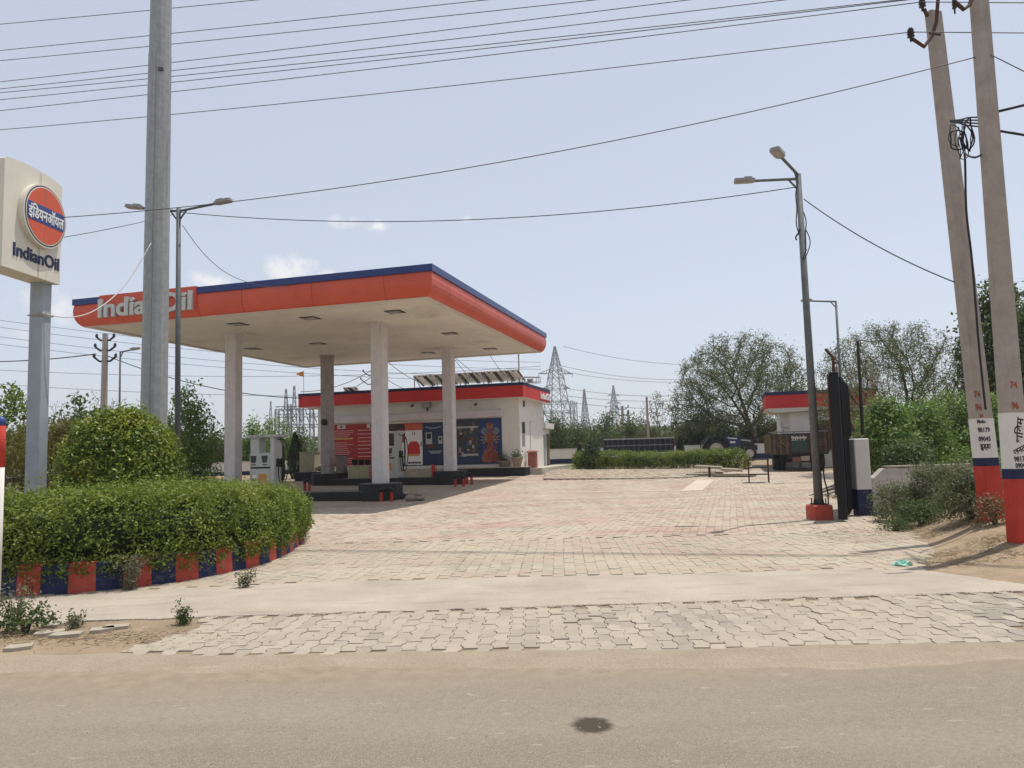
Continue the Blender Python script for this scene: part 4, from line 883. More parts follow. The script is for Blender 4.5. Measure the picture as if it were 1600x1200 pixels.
def hedge(name, label, cat, path, hw, z0, z1f, lm, n, ls, core_m, seed=3, lump=.09, tuft=.05, group=None, asp=.5):
    """clipped leafy hedge along a path; z1f(s01) gives the top height"""
    P2 = [Vector(p) for p in path]; sa = arc(P2); L = sa[-1]; b0 = P2[0]; zb = gz(b0.y)
    t = thing(name, label, cat, (b0.x, b0.y, zb), 0, group); g = np.random.default_rng(seed)
    px = np.array([p.x-b0.x for p in P2]); py = np.array([p.y-b0.y for p in P2]); S = np.array(sa)
    def surf(s, th, f):
        x = np.interp(s, S, px); y = np.interp(s, S, py); e = .02*L; dx = np.interp(s+e, S, px)-np.interp(s-e, S, px); dy = np.interp(s+e, S, py)-np.interp(s-e, S, py); l = np.hypot(dx, dy)+1e-9; nx, ny = -dy/l, dx/l
        zt = z1f(s/L); zg = gza(y+b0.y)-zb; c, sn = np.cos(th), np.sin(th); pw = .55
        a = np.sign(c)*np.abs(c)**pw; b = np.sign(sn)*np.abs(sn)**pw; endf = np.clip(np.minimum(s, L-s)/(hw*.9), 0, 1)**.4*.75+.25
        N = np.stack([nx*c, ny*c, sn], 1); hz = (zt-z0)/2
        Q = np.stack([x+nx*a*hw*f*endf, y+ny*a*hw*f*endf, zg+z0+hz+b*hz*f*(.7+.3*endf)], 1); return Q, N
    K = 9; n = n//K; s = g.uniform(0, L, n); tg = np.linspace(-.95, math.pi+.95, 900); ca, sa_ = np.cos(tg), np.sin(tg); ax = np.sign(ca)*np.abs(ca)**.55*hw; ay = np.sign(sa_)*np.abs(sa_)**.55*.5; cdf = np.concatenate([[0], np.cumsum(np.hypot(np.diff(ax), np.diff(ay)))]); th = np.interp(g.uniform(0, cdf[-1], n), cdf, tg); f = 1-np.abs(g.normal(0, .07, n))
    Q, N = surf(s, th, np.ones(n)); d = lump*vnoise(Q, 2.6, seed)+lump*.9*vnoise(Q, 7.5, seed+1)+lump*.5*vnoise(Q, 17, seed+2)
    Q, N = surf(s, th, f+d/hw*.9); Q[:, 2] += np.where(th > .7, np.where(th < 2.4, np.abs(g.normal(0, tuft, n))*(g.uniform(0, 1, n) < .25), 0), 0)
    Q = np.repeat(Q, K, 0); N = np.repeat(N, K, 0); Q = Q+g.normal(0, ls*.75, Q.shape)+N*np.abs(g.normal(0, ls*.9, len(Q)))[:, None]; n = len(Q)
    V, Fc = leaves(Q, N*.45+[0, 0, .7], np.full(n, ls), asp, .75); np_mesh('foliage', V, Fc, lm, t)
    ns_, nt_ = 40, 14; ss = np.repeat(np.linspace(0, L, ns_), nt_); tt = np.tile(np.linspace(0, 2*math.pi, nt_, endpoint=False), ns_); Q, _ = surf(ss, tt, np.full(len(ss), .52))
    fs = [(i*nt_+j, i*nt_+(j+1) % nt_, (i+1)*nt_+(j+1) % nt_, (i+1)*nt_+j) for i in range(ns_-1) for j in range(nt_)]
    np_mesh('branches', Q, fs, core_m, t); return t  # one solid core against see-through, coloured dark like the hedge's shaded inside
COREM = mat('hedge_shade_core', (.022, .030, .009), .95, .5, 14)
hp = []
for s in np.linspace(1.0, SA[-1]-.4, 60): p, nn = at_s(s); hp.append(p+nn*.70)
hedge('clipped_hedge', 'long clipped green hedge in the kerbed planter at the left front', 'hedge', hp, .72, .10, lambda f: np.interp(f, [0, .37, .55, .62, .70, .8, 1], [1.0, 1.04, 1.10, 1.05, .93, .85, .85]), L_HEDGE, 210000, .045, COREM, lump=.085, tuft=.08)

# ------------------------------------------------------------------ shrubs in the planter
b = P(192, 700, 13.2); bush('round_shrub', 'big glossy ball shaped shrub behind the left hedge in front of the steel pole', 'shrub', (b.x, b.y, .15), (.88, .85, 1.14), L_ROUND, 36000, .07, 2, .05, 4, depth=.10, flat=.9, pn=2.25)
b = P(92, 710, 15.2); bush('conifer_shrub', 'olive yellow feathery shrub right behind the sign post', 'shrub', (b.x, b.y, .15), (.62, .6, 1.15), L_THUJA, 20000, .07, 4, .16, 3, asp=.18, flat=.9)
b = P(36, 715, 15.4); bush('conifer_shrub', 'olive yellow feathery shrub at the left picture edge beside the sign post', 'shrub', (b.x, b.y, .15), (.42, .6, 1.1), L_THUJA, 12000, .07, 6, .16, 3, asp=.18, flat=.9)
b = P(335, 735, 28); bush('yellow_shrub', 'small dry yellow shrub against the white wall behind the hedge', 'shrub', (b.x, b.y, gz(28)), (.46, .4, .42), L_YEL, 1500, .07, 3, .2, 4, asp=.3, flat=.5)
WL = mat('weed_dark', (.1, .1, .06))
for i, (x, y, h, n, lab, sp_) in enumerate(((203, 922, .42, 18, 'pale grey green weed growing against the striped kerb', .55), (383, 918, .22, 9, 'thin weed on the paving right of the striped kerb', .7), (286, 975, .17, 9, 'small dark green weed at the edge of the concrete strip', .35), (22, 985, .46, 10, 'tall straggly weed at the left picture edge by the verge', .5), (116, 980, .12, 8, 'low weed patch beside the broken paving slabs', 1.1))):
    b = G(x, y); stem_weed('weed', lab, (b.x, b.y, 0), h, n, L_WEED if i != 2 else L_MID, 20+i, .034, sp_)
b = G(40, 988); bush('weed_clump', 'dark green leafy weed clump at the foot of the tall left weed', 'weed', (b.x, b.y, 0), (.22, .14, .13), L_MID, 500, .045, 9, .2)

# ------------------------------------------------------------------ the sign on its post
A_, B_ = P(5, 330, 11.7), P(95.5, 360, 13.1); xd = Vector((B_.x-A_.x, B_.y-A_.y, 0)); SW = xd.length; xd.normalize(); nd = Vector((xd.y, -xd.x, 0)); c0 = (A_+B_)/2; rz = math.atan2(xd.y, xd.x)
pp_ = P(64, 440, 12.75); sg = thing('pylon_sign', 'cream fuel brand sign with orange disc on a grey square post', 'sign', (c0.x, c0.y, 0), rz)
SIGNW = mat('sign_cream', (.66, .62, .53), .4, .07, 1.5, stain=((.42, .37, .29), (3, 3, .6), .62, .4)); SZ0, SZ1 = 4.63, 6.40; hw = SW/2
arcp = [(-hw, SZ0), (hw, SZ0), (hw, SZ1-.03)]+[(hw*math.cos(a), SZ1-.03+.09*math.sin(a)) for a in np.linspace(.25, math.pi-.25, 8)]+[(-hw, SZ1-.03)]
M = Matrix(((1, 0, 0, 0), (0, 0, -1, 0), (0, 1, 0, 0), (0, 0, 0, 1)))
bx = MB().prism(arcp, -.42, 0, 0, M).build('cabinet', SIGNW, sg)
mb = MB()
for x in (.12, .15): mb.box((x, -.0015, SZ0+.002), (x+.007, -.0002, SZ1+.02))
mb.build('seam', mat('seam_grey', (.25, .23, .2), .8), bx)
dl = Vector(P(60, 339, 12.55)-c0).dot(xd); dzc = P(60, 339, 12.55).z; RD = .535
def sdisc(name, r, y0, y1, m, par, n=48): return MB().prism([(dl+r*math.cos(t), dzc+r*math.sin(t)) for t in np.arange(n)*2*math.pi/n], y0, y1, 0, M).build(name, m, par)
SDK = mat('sign_navy', (.02, .03, .09), .45, .1); SOR = mat('sign_orange', (.60, .10, .045), .4, .08, 2); SBL = mat('sign_blue', (.04, .075, .24), .45, .08)
ds = sdisc('disc', RD, .002, .10, SIGNW, sg); sdisc('ring', RD*.95, .1005, .104, SDK, ds); sdisc('inner_ring', RD*.915, .1045, .107, SIGNW, ds); sdisc('face', RD*.88, .1075, .110, SOR, ds)
bh = .15; r_ = RD*.88; xa = math.sqrt(r_**2-bh**2); ta = math.asin(bh/r_)
pl = [(dl+r_*math.cos(t), dzc+r_*math.sin(t)) for t in np.linspace(-ta, ta, 6)]+[(dl+r_*math.cos(t), dzc+r_*math.sin(t)) for t in np.linspace(math.pi-ta, math.pi+ta, 6)]
MB().prism(pl, .1105, .114, 0, M).build('band', SBL, ds)
MB().box((dl-.02, -.1125, dzc-r_*.98), (dl-.012, -.1105, dzc+r_*.98)).build('seam', MATS['seam_grey'], ds)
text_mb('इंिडयनऑयल', .26, .008, .004, Matrix(((1, 0, 0, dl), (0, 0, -1, -.120), (0, 1, 0, dzc), (0, 0, 0, 1))), width=.88).build('lettering', WHITE, ds)
tl = Vector(P(52, 402, 12.5)-c0).dot(xd); tz = P(50, 402, 12.5).z
text_mb('IndianOil', .30, .012, .006, Matrix(((1, 0, 0, tl), (0, 0, -1, -.008), (0, 1, 0, tz), (0, 0, 0, 1))), width=1.12).build('lettering', SDK, sg)
POSTM = mat('post_grey_paint', (.33, .36, .40), .6, .12, 4, stain=((.13, .065, .035), (9, 9, 2.6), .63, .85))
pxl = min(np.linspace(-.7, .9, 200), key=lambda s_: abs(proj(Vector((c0.x, c0.y, 4.6))+xd*s_-nd*.24)[0]-64.5)); mb = MB(); mb.box((pxl-.115, .12, -.05), (pxl+.115, .36, SZ0+.01), 0, None, .012); ps = mb.build('post', POSTM, sg)
mb = MB(); zc = P(60, 491, 12.8).z
for k in range(4): mb.tube([(pxl-.13, .10, zc-.02+.014*k), (pxl+.13, .10, zc+.01*k), (pxl+.13, .38, zc+.02), (pxl-.13, .38, zc), (pxl-.13, .10, zc-.02+.014*k)], .009, 5)
mb.tube([(pxl-.2, .05, zc), (pxl-.32, .0, zc-.02)], .02, 6); mb.build('cable_wrap', mat('grey_cable', (.3, .29, .28)), ps)

# ------------------------------------------------------------------ tall steel mast, street lamps
b = P(240, 640, 15.0); t = thing('steel_mast', 'tall thick galvanised steel mast behind the ball shrub', 'mast', (b.x, b.y, .1)); zj = P(243, 88, 15.0).z-.1
def poly_tube(z0, z1, r0, r1, n=14, x0=0, x1=0): return MB().tube([(x0, 0, z0), (x1, 0, z1)], [r0, r1], n)
poly_tube(-.2, zj, .262, .222, x1=.03).build('lower_section', STEEL, t); poly_tube(zj-.3, 13.5, .2185, .185, x0=.03, x1=.05).build('upper_section', STEEL, t)
mb = MB(); mb.box((.10, -.24, zj-.42), (.2, -.19, zj-.36)); mb.build('plate', LAMPST, t)
mb = MB(); dn = Vector((.12, -.993, 0)); mb.beam(dn*.259+Vector((0, 0, .1)), dn*.2205+Vector((.03, 0, zj-.02)), .012); mb.build('weld_seam', mat('seam_steel', (.24, .25, .245), .6), t)
HEAD = mat('lamp_head', (.30, .29, .27), .4, .15)
def lamp_head(mb_parent, p, d, l=.42, wd=.2):
    d = Vector(d).normalized(); x, y, z = frame(d); up_ = y if y.z > 0 else -y; sd = d.cross(up_); Mh = Matrix(((d.x, sd.x, up_.x, p[0]), (d.y, sd.y, up_.y, p[1]), (d.z, sd.z, up_.z, p[2]), (0, 0, 0, 1)))
    mb = MB(); mb.prism([(0, -.05), (.08, -wd/2), (l-.04, -wd/2), (l, -wd/2+.04), (l, wd/2-.04), (l-.04, wd/2), (.08, wd/2), (0, .05)], -.02, .045, 0, Mh); mb.prism([(.06, -.06), (.22, -.07), (.22, .07), (.06, .06)], .0455, .08, 0, Mh)
    h = mb.build('lamp_head', HEAD, mb_parent); MB().prism([(.12, -wd/2+.025), (l-.03, -wd/2+.025), (l-.03, wd/2-.025), (.12, wd/2-.025)], -.03, -.0205, 0, Mh).build('lens', LENS, h)
def street_lamp(label, base, top, r0, r1, arms, group='street lamps on the forecourt', m=LAMPST, name='street_lamp'):
    base = Vector(base); t = thing(name, label, 'street lamp', base, 0, group); tp = Vector(top)-base
    MB().tube([(0, 0, 0), tp], [r0, r1], 10).build('pole', m, t, True)
    for e, z in arms:
        a = Vector((tp.x, tp.y, tp.z-z)); e = Vector(e)-base; d = e-a; q = a+d*(1-.42/d.length); mb = MB(); mb.tube([a, q], .03, 8); mb.tube([a-Vector((0, 0, .25)), a+d*.16], .02, 6); ar = mb.build('arm', m, t); lamp_head(t, q, d)
    return t, tp
y17 = 17.5; bt = P(278, 700, y17); street_lamp('double armed street lamp just right of the steel mast', (bt.x, y17, .1), P(279, 325, y17), .07, .05, ((P(362, 313, y17-.15), .08), (P(197, 323, y17+.1), .08)))
lb = G(1281, 800); lb = G(1281, 812)
t, tp = street_lamp('double armed street lamp on a red concrete block by the gate', (lb.x, lb.y, .30), P(1247, 272, lb.y), .085, .055, ((P(1147, 284, lb.y+.25), .1), (P(1209, 233, lb.y-1.05), .02)), m=mat('lamp_pole_weathered', (.13, .135, .135), .7, .25, 8, metal=.1, stain=((.26, .26, .24), (20, 20, 3), .58, .6)))
mb = MB(); mb.box((-.2, -.2, -.34), (.2, .2, -.0), 0, None, .03); mb.build('base_block', KRED, t)
mb = MB(); mb.box((-.13, -.13, .002), (.13, .13, .02))
for sx in (-1, 1):
    for sy in (-1, 1): mb.cyl((sx*.1, sy*.1, .02), .014, .1, 6)
mb.prism([(-.11, 0), (.11, 0), (.085, .12), (-.085, .12)], -.006, .006, 0, Matrix(((1, 0, 0, 0), (0, 0, 1, 0), (0, 1, 0, .02), (0, 0, 0, 1)))); mb.build('base_plate', DARK, t)
mb = MB(); g = np.random.default_rng(3)
for k in range(2):
    z0, z1 = tp.z-.3, tp.z-1.6; pts = [(tp.x*(z/tp.z)+(.085+.02*math.sin(z*9+k))*math.cos(z*2.2+k*2.4), (.085)*math.sin(z*2.2+k*2.4), z) for z in np.linspace(z0, z1, 22)]; mb.tube(pts, .012, 5)
z = P(1243, 365, lb.y).z-.3; xx = tp.x*z/tp.z; mb.tube(spline([(xx-.05, -.05, z+.08), (xx-.09, -.08, z), (xx-.16, -.08, z-.1), (xx-.14, -.08, z-.16)], 5), .016, 6)
mb.tube(spline([(xx+.07, -.06, z+.05), (xx+.14, -.05, z-.2), (xx+.02, -.09, z-.5), (xx-.05, -.08, z-.55), (xx+.05, -.08, z-.35)], 6), .01, 5); mb.build('loose_cable', CABLEM, t)
mb = MB(); mb.tube(spline([(.10, -.05, .9), (.12, -.05, .5), (.16, -.08, .2), (.13, -.1, -.2)], 6), .014, 6); mb.build('feed_cable', CABLEM, t)
y3 = 28; street_lamp('thin single armed street lamp behind the black gate', (P(1318, 690, y3).x, y3, gz(y3)), P(1306, 470, y3), .06, .04, ((P(1252, 470, y3), .03),))
y4 = 31; street_lamp('far thin street lamp standing left of the steel mast', (P(187, 650, y4).x, y4, gz(y4)), P(188, 549, y4), .05, .035, ((P(219, 544, y4), .03),))

# ------------------------------------------------------------------ gate, pillar, wall on the right
gb = G(1323, 815); gd = Vector((.45, .893, 0)).normalized(); grz = math.atan2(gd.y, gd.x); gt = thing('black_gate', 'tall black sheet metal gate standing open, seen edge on', 'gate', (gb.x, gb.y, 0), grz); GH = P(1307, 581, gb.y).z
mb = MB(); mb.box((-.06, -.02, .04), (.08, .14, GH), 0, None, .008); mb.build('end_post', GATEB, gt)
mb = MB(); mb.box((.081, .03, .10), (3.3, .055, GH-.06)); pn = mb.build('sheet_panel', GATEB, gt)
for i in range(11): MB().box((.35+i*.27, -.035, .1), (.35+i*.27+.06, .029, GH-.07)).build('rib', GATEB, gt)
for z in (.12, 1.4, GH-.16): MB().box((.081, .056, z), (3.3, .10, z+.06)).build('rail', GATEB, gt)
mb = MB(); mb.tube([(0, .16, .5), (.0, .165, GH*.6), (.02, .165, GH-.05)], [.02, .028, .024], 6); mb.tube([(.02, .06, GH-.02), (.01, .05, GH+.28), (-.02, .18, GH+.46)], .03, 7); mb.build('rusty_bar', RUST, gt)
wb_ = G(1350, 806); yw = wb_.y+.18; pz = P(1352, 685, wb_.y).z
t = thing('gate_pillar', 'white gate pillar with navy foot beside the black gate', 'pillar', (wb_.x+.05, yw, 0)); mb = MB(); mb.box((-.155, -.18, .535), (.155, .06, pz), 0, None, .015); mb.build('shaft', WHITEW, t); MB().box((-.16, -.185, -.1), (.16, .065, .5345), 0, None, .012).build('painted_foot', NAVY, t)
q = rng.normal(0, .5, (90, 3))*[.12, .12, .05]+[0, 0, pz+.05]; V, Fc = leaves(q, np.tile([0, 0, 1.], (90, 1)), np.full(90, .07), .5, .9); setp(np_mesh('moss_tuft', V, Fc, L_SCRUB, None), 'small leafy tuft growing on top of the white gate pillar', 'plant').location = (wb_.x+.05, yw, 0)
mb = MB(); zt = P(1340, 532, 16.6).z; b = P(1347, 680, 16.6); e = P(1340, 532, 16.6); mb.tube([(0, 0, 0), (e.x-b.x, 0, e.z)], [.045, .03], 8); simple('slim_pole', mb, DARK, 'slim dark bare pole rising behind the white gate pillar', 'pole', (b.x, 16.6, 0))
wz = P(1430, 730, 16.1).z; t = thing('boundary_wall', 'low weathered wall with black graffiti right of the gate pillar', 'wall', (wb_.x+.24, 16.0, 0), R(-1)); WW = mat('weathered_wall', (.60, .56, .50), .95, .3, 3, .4, 12, col2=(.42, .38, .33), stain=((.24, .2, .17), (3, 3, 1.2), .55, .6))
mb = MB(); g = np.random.default_rng(8); prof = [(0, -.2), (7, -.2), (7, wz)]+[(x, wz+g.normal(0, .006)) for x in np.linspace(6.8, .5, 24)]+[(.34, wz-.01), (.2, wz-.14), (.12, wz-.2), (.06, wz-.42), (0, wz-.5)]
mb.prism(prof, -.22, 0, 0, Matrix(((1, 0, 0, 0), (0, 0, -1, 0), (0, 1, 0, 0), (0, 0, 0, 1)))); mb.build('masonry', WW, t)
mb = MB(); mb.box((.4, -.012, wz+.012), (7, .235, wz+.045)); mb.build('coping', mat('coping', (.42, .36, .30), .9, .2), t)
mb = MB(); gx = Vector(P(1440, 745, 16)-Vector((wb_.x+.24, 16, 0))).x; gzz = wz-.18
for st in ([(-.2, .08), (-.08, .1), (-.02, .0), (-.1, -.06)], [(.02, .05), (.05, -.12)], [(.02, .0), (.2, .02), (.2, -.12)], [(.2, .03), (.36, .05), (.37, -.04)], [(.30, .0), (.30, -.13), (.42, -.10)]): mb.tube([(gx+x*1.15, -.003, gzz+z_*1.15) for x, z_ in st], .013, 5)
mb.build('graffiti', CABLEM, t)

# ------------------------------------------------------------------ painted concrete power poles
def pole(label, base, top, w0, w1, bands, group='concrete power poles at the road edge'):
    base, top = Vector(base), Vector(top); t = thing('power_pole', label, 'power pole', (base.x, base.y, 0), 0, group); ax_ = top-Vector((base.x, base.y, 0))
    def ring(z, e=0):
        f = z/ax_.z; c = ax_*f; w_ = (w0+(w1-w0)*f)/2+e; d_ = w_*.62; b = .025; ro = .30
        pts = [(-w_+b, -d_), (w_-b, -d_), (w_, -d_+b), (w_, d_-b), (w_-b, d_), (-w_+b, d_), (-w_, d_-b), (-w_, -d_+b)]
        return [Vector((c.x+x*math.cos(ro)-y*math.sin(ro), c.y+x*math.sin(ro)+y*math.cos(ro), z)) for x, y in pts]
    def seg(z0, z1, e, n=1):
        mb = MB(); zs = np.linspace(z0, z1, n+1); vs = [p for z in zs for p in ring(z, e)]; mb.add(vs, [(i*8+k, i*8+(k+1) % 8, (i+1)*8+(k+1) % 8, (i+1)*8+k) for i in range(n) for k in range(8)]+[tuple(range(7, -1, -1)), tuple(range(n*8, n*8+8))]); return mb
    seg(-.3, ax_.z, 0, 6).build('shaft', CONC, t)
    for z0, z1, m, nm in bands: seg(z0, z1, .004, 1).build(nm, m, t)
    return t, ring
PW = mat('band_white', (.68, .65, .60), .85, .1, 4, stain=((.42, .38, .33), (4, 4, 2), .6, .5)); PN_ = mat('band_navy', (.02, .025, .07), .8, .25, 5); PR = mat('band_red', (.48, .045, .03), .8, .2, 5, stain=((.30, .12, .08), (5, 5, 3), .6, .6))
INK = mat('ink_black', (.02, .018, .02), .7, .1); INKR = mat('ink_red', (.30, .07, .04), .7, .1)
def zat(x, y, yy): return P(x, y, yy).z
Y1 = 11.6; b1 = P(1551, 800, Y1); p1, ring1 = pole('leaning concrete pole with red navy and white bands, left of the two', (b1.x, Y1, 0), P(1458, 20, Y1), .335, .24, ((-.1, zat(1546, 728, Y1), PR, 'red_band'), (zat(1546, 728, Y1)+.001, zat(1544, 715, Y1), PN_, 'navy_band'), (zat(1544, 715, Y1)+.001, zat(1535, 654, Y1), PW, 'white_band')))
Y2 = 10.0; b2 = P(1598, 870, Y2); p2, ring2 = pole('concrete pole nearest the camera at the right picture edge', (b2.x, Y2, 0), P(1529, -10, Y2), 0.31, .235, ((-.1, zat(1590, 748, Y2), PR, 'red_band'), (zat(1590, 748, Y2)+.001, zat(1590, 732, Y2), PN_, 'navy_band'), (zat(1590, 732, Y2)+.001, zat(1585, 645, Y2), PW, 'white_band')))
def pole_text(t, ring, body, x, y, yy, size, m, bold=.004, e=.0055, rot=0):
    z = zat(x, y, yy); r = ring(z, e); a, b = r[0], r[1]; xd = (b-a).normalized(); o = (a+b)/2; tgt = P(x, y, yy)-Vector((t.location.x, t.location.y, 0)); o = o+xd*((tgt-o).dot(xd)-.05); z2 = ring(z+.5, e); yd = ((z2[0]+z2[1])/2-(a+b)/2).normalized()
    Mx = plane_M(o+xd.cross(yd)*.0, xd, yd)
    if rot: Mx = Mx @ Matrix.Rotation(rot, 4, 'Z')
    text_mb(body, size, .001, bold, Mx).build('lettering', m, t)
for x, y, tx, sz, m in ((1520, 617, '74', .13, INKR), (1522, 637, '96', .13, INKR), (1527, 650, '24', .07, INKR), (1527, 659, 'Mob:-', .075, INK), (1531, 672, '98179', .095, INK), (1532, 686, '09045', .095, INK), (1534, 699, 'हुड्डा', .10, INK)): pole_text(p1, ring1, tx, x, y, Y1, sz, m)
for x, y, tx, sz, m, ro in ((1579, 602, '74', .12, INKR, 0), (1581, 634, '96', .12, INKR, 0), (1587, 672, 'शिवम', .16, INK, R(80)), (1590, 703, 'जनता', .11, INK, R(20)), (1590, 717, '98179', .09, INK, 0), (1591, 727, '09045', .08, INK, 0)): pole_text(p2, ring2, tx, x, y, Y2, sz, m, rot=ro)
INS = mat('insulator', (.035, .022, .02), .3, .2)
def rel(t, p): return Vector(p)-Vector((t.location.x, t.location.y, 0))
def bracket(t, pts, r=.028): MB().tube([rel(t, p) for p in pts], r, 6).build('bracket', RUST, t)
def insul(t, p, r=.055):
    p = rel(t, p); MB().lathe([(r*.35, -.12), (r*.4, -.05), (r, -.045), (r*.6, 0), (r*1.05, .005), (r*.6, .05), (r*.9, .055), (r*.4, .10)], 12, 0, p).build('insulator', INS, t, True)
bracket(p1, [P(1466, -6, Y1-.25), P(1463, 35, Y1-.28), P(1456, 57, Y1-.3), P(1444, 73, Y1-.35), P(1426, 61, Y1-.4)]); bracket(p1, [P(1449, 26, Y1-.1), P(1444, 14, Y1-.12)], .03); bracket(p1, [P(1452, 52, Y1-.2), P(1470, 54, Y1-.2)], .02)
insul(p1, P(1423, 53, Y1-.4)); insul(p1, P(1441, 6, Y1-.12))
bracket(p2, [P(1491, 2, Y2-.3), P(1506, 15, Y2-.3), P(1515, 8, Y2-.25), P(1521, -12, Y2-.2)]); insul(p2, P(1491, 8, Y2-.3), .03)
# coil of black cable hung between the poles
mb = MB(); cc = P(1505, 218, 10.5); g = np.random.default_rng(6); o0 = P(1497, 190, 11.0)
for k in range(7):
    rx, rz_ = g.uniform(.05, .10), g.uniform(.13, .24); c = cc+Vector((g.normal(0, .05), g.normal(0, .06), g.normal(0, .06)))
    mb.tube([c+Vector((rx*math.cos(a)*1.0+.02*math.sin(3*a+k), .25*rx*math.sin(a+k), rz_*math.sin(a)))-o0 for a in np.linspace(0, 6.28, 22)], .007+.004*(k % 2), 5)
for k in range(4): mb.tube([q-o0 for q in spline([P(1485, 188+k, 11.3), P(1500, 187+2*k, 10.8), P(1512, 184+4*k, 10.2), P(1532, 183+5*k, 10.2)], 6)], .011, 5)
mb.tube([q-o0 for q in spline([P(1500, 215, 10.6), P(1507, 238, 10.4), P(1522, 246, 9.9), P(1537, 240, 10.1)], 8)], .014, 5)
simple('cable_coil', mb, CABLEM, 'messy coil of black cable hung between the two concrete poles', 'cable', o0, None, True)
mb = MB(); o0 = P(1506, 225, 11.0); mb.tube([q-o0 for q in spline([P(1506, 225, 11.0), P(1508, 255, 11.2), P(1510, 330, 11.3), P(1518, 400, 11.35), P(1524, 470, 11.35), P(1530, 545, 11.35), P(1540, 640, 11.35)], 8)], .016, 6); simple('drop_cable', mb, CABLEM, 'black drop cable running down the right side of the left concrete pole', 'cable', o0)
# banded post at the left picture edge
t = thing('banded_post', 'short red white and blue banded post cut by the left picture edge', 'post', P(0, 700, 8.4).xy.to_3d()); zz = [zat(3, y, 8.4) for y in (790, 730, 665, 652)]; r_ = .05
MB().cyl((0, 0, -.05), r_, zz[1]+.05, 12).build('white_band', PW, t, True); MB().cyl((0, 0, zz[1]+.001), r_+.001, zz[2]-zz[1], 12).build('red_band', PR, t, True); MB().lathe([(r_+.002, zz[2]+.002), (r_+.002, zz[3]-.02), (r_*.6, zz[3]), (.005, zz[3]+.01)], 12).build('blue_cap', SBL, t, True)

# ------------------------------------------------------------------ soil bank at the right, raised paving, drain strips
def bank_h(x, y):
    xl = 4.75+(y-8.7)*.40; a = np.clip((x-xl)/1.6, 0, 1); b = np.clip((y-9.0+.05*(x-5))/1.25, 0, 1); a = a*a*(3-2*a); b = b*b*(3-2*b)
    q = np.stack([x, y, 0*x], 1); yc = np.interp(x, [p[0] for p in conc_hi[::-1]], [p[1] for p in conc_hi[::-1]]); return .032*np.clip((x-4.9)/.5, 0, 1)*np.clip((y-yc+.06)/.12, 0, 1)*np.clip((9.9-y)/.4, 0, 1)+((.20+.045*(y-9))*a*b)+a*b*(.035*vnoise(q, 2.2, 3)+.02*vnoise(q, 6, 4))-.012+.02*np.minimum(a, b)
xs, ys = np.meshgrid(np.linspace(4.2, 12, 150), np.linspace(7.9, 15.9, 150), indexing='ij'); q = np.stack([xs.ravel(), ys.ravel(), bank_h(xs.ravel(), ys.ravel())], 1); ni, nj = xs.shape
i, j = np.meshgrid(np.arange(ni-1), np.arange(nj-1), indexing='ij'); i = i.ravel(); j = j.ravel()
setp(np_mesh('soil_bank', q, np.stack([i*nj+j, (i+1)*nj+j, (i+1)*nj+j+1, i*nj+j+1], 1), mat('bank_soil', (.38, .285, .185), .95, .2, 2.5, .9, 14, col2=(.24, .175, .11), stain=((.17, .125, .08), (3.4, 3.4, 3.4), .58, .6), speck=(60, .35))), kind='structure')
def sprinkle(name, n, fx, size, m, label, flat=.5, dry=False):
    """uncountable litter: pebbles (octahedra) or straw"""
    Pn = fx(n); n = len(Pn); s = np.abs(rng.normal(0, size*.45, n))+size*.45
    if dry:
        a = rng.uniform(0, 6.28, n); d = np.stack([np.cos(a), np.sin(a), rng.uniform(-.08, .25, n)], 1)*s[:, None]; w_ = np.stack([-np.sin(a), np.cos(a), 0*a], 1)*.005
        V = np.stack([Pn-w_, Pn+w_, Pn+d+w_*.5, Pn+d-w_*.5], 1).reshape(-1, 3)+[0, 0, .006]; o = np_mesh(name, V, np.arange(4*n).reshape(n, 4), m)
    else:
        B = np.array([[1, 0, 0], [0, 1, 0], [-1, 0, 0], [0, -1, 0], [0, 0, flat], [0, 0, -flat]]); a = rng.uniform(0, 6.28, n); R_ = np.stack([np.cos(a), -np.sin(a), 0*a, np.sin(a), np.cos(a), 0*a, 0*a, 0*a, 1+0*a], 1).reshape(n, 3, 3)
        V = Pn[:, None]+np.einsum('nij,kj->nki', R_, B)*(s[:, None, None]*rng.uniform(.6, 1.2, (n, 6, 1))); T = np.array([[0, 1, 4], [1, 2, 4], [2, 3, 4], [3, 0, 4]]); o = np_mesh(name, V.reshape(-1, 3), (np.arange(n)[:, None, None]*6+T[None]).reshape(-1, 3), m)
    return setp(o, label, None, None, 'stuff')
STRAW = leafmat('straw', [(.11, .075, .035), (.26, .185, .09), (.46, .37, .2)], .8, .1, patch=2)
GRAV = leafmat('gravel_stone', [(.14, .115, .09), (.25, .21, .165), (.40, .35, .28)], .9, 0, patch=3)
def f_bank(n): x = rng.uniform(4.9, 10, n); y = rng.uniform(9, 14.5, n); k = vnoise(np.stack([x, y, 0*x], 1), 1.6, 9) > -.1; x, y = x[k], y[k]; return np.stack([x, y, bank_h(x, y)+.002], 1)
sprinkle('dry_straw', 14000, f_bank, .14, STRAW, 'dry straw and grass stalks scattered over the soil bank', dry=True)
sprinkle('bank_pebbles', 700, f_bank, .022, GRAV, 'small pebbles scattered over the soil bank')
CLx = [Vector(p) for p in conc_lo]; 
def f_edge(n):
    x = rng.uniform(-6, 8, n); yy = np.interp(x, [p.x for p in CLx], [p.y for p in CLx]); d = np.abs(rng.normal(0, .045, n)); k = rng.uniform(0, 1, n) < .35+.65*(vnoise(np.stack([x, 0*x, 0*x], 1), 3, 2) > -.2); return np.stack([x, yy-d+.02, 0*x+.004], 1)[k]
sprinkle('edge_gravel', 5200, f_edge, .008, GRAV, 'loose gravel along the broken edge of the concrete strip', .7)
SLx = [Vector(p) for p in strip_lo]
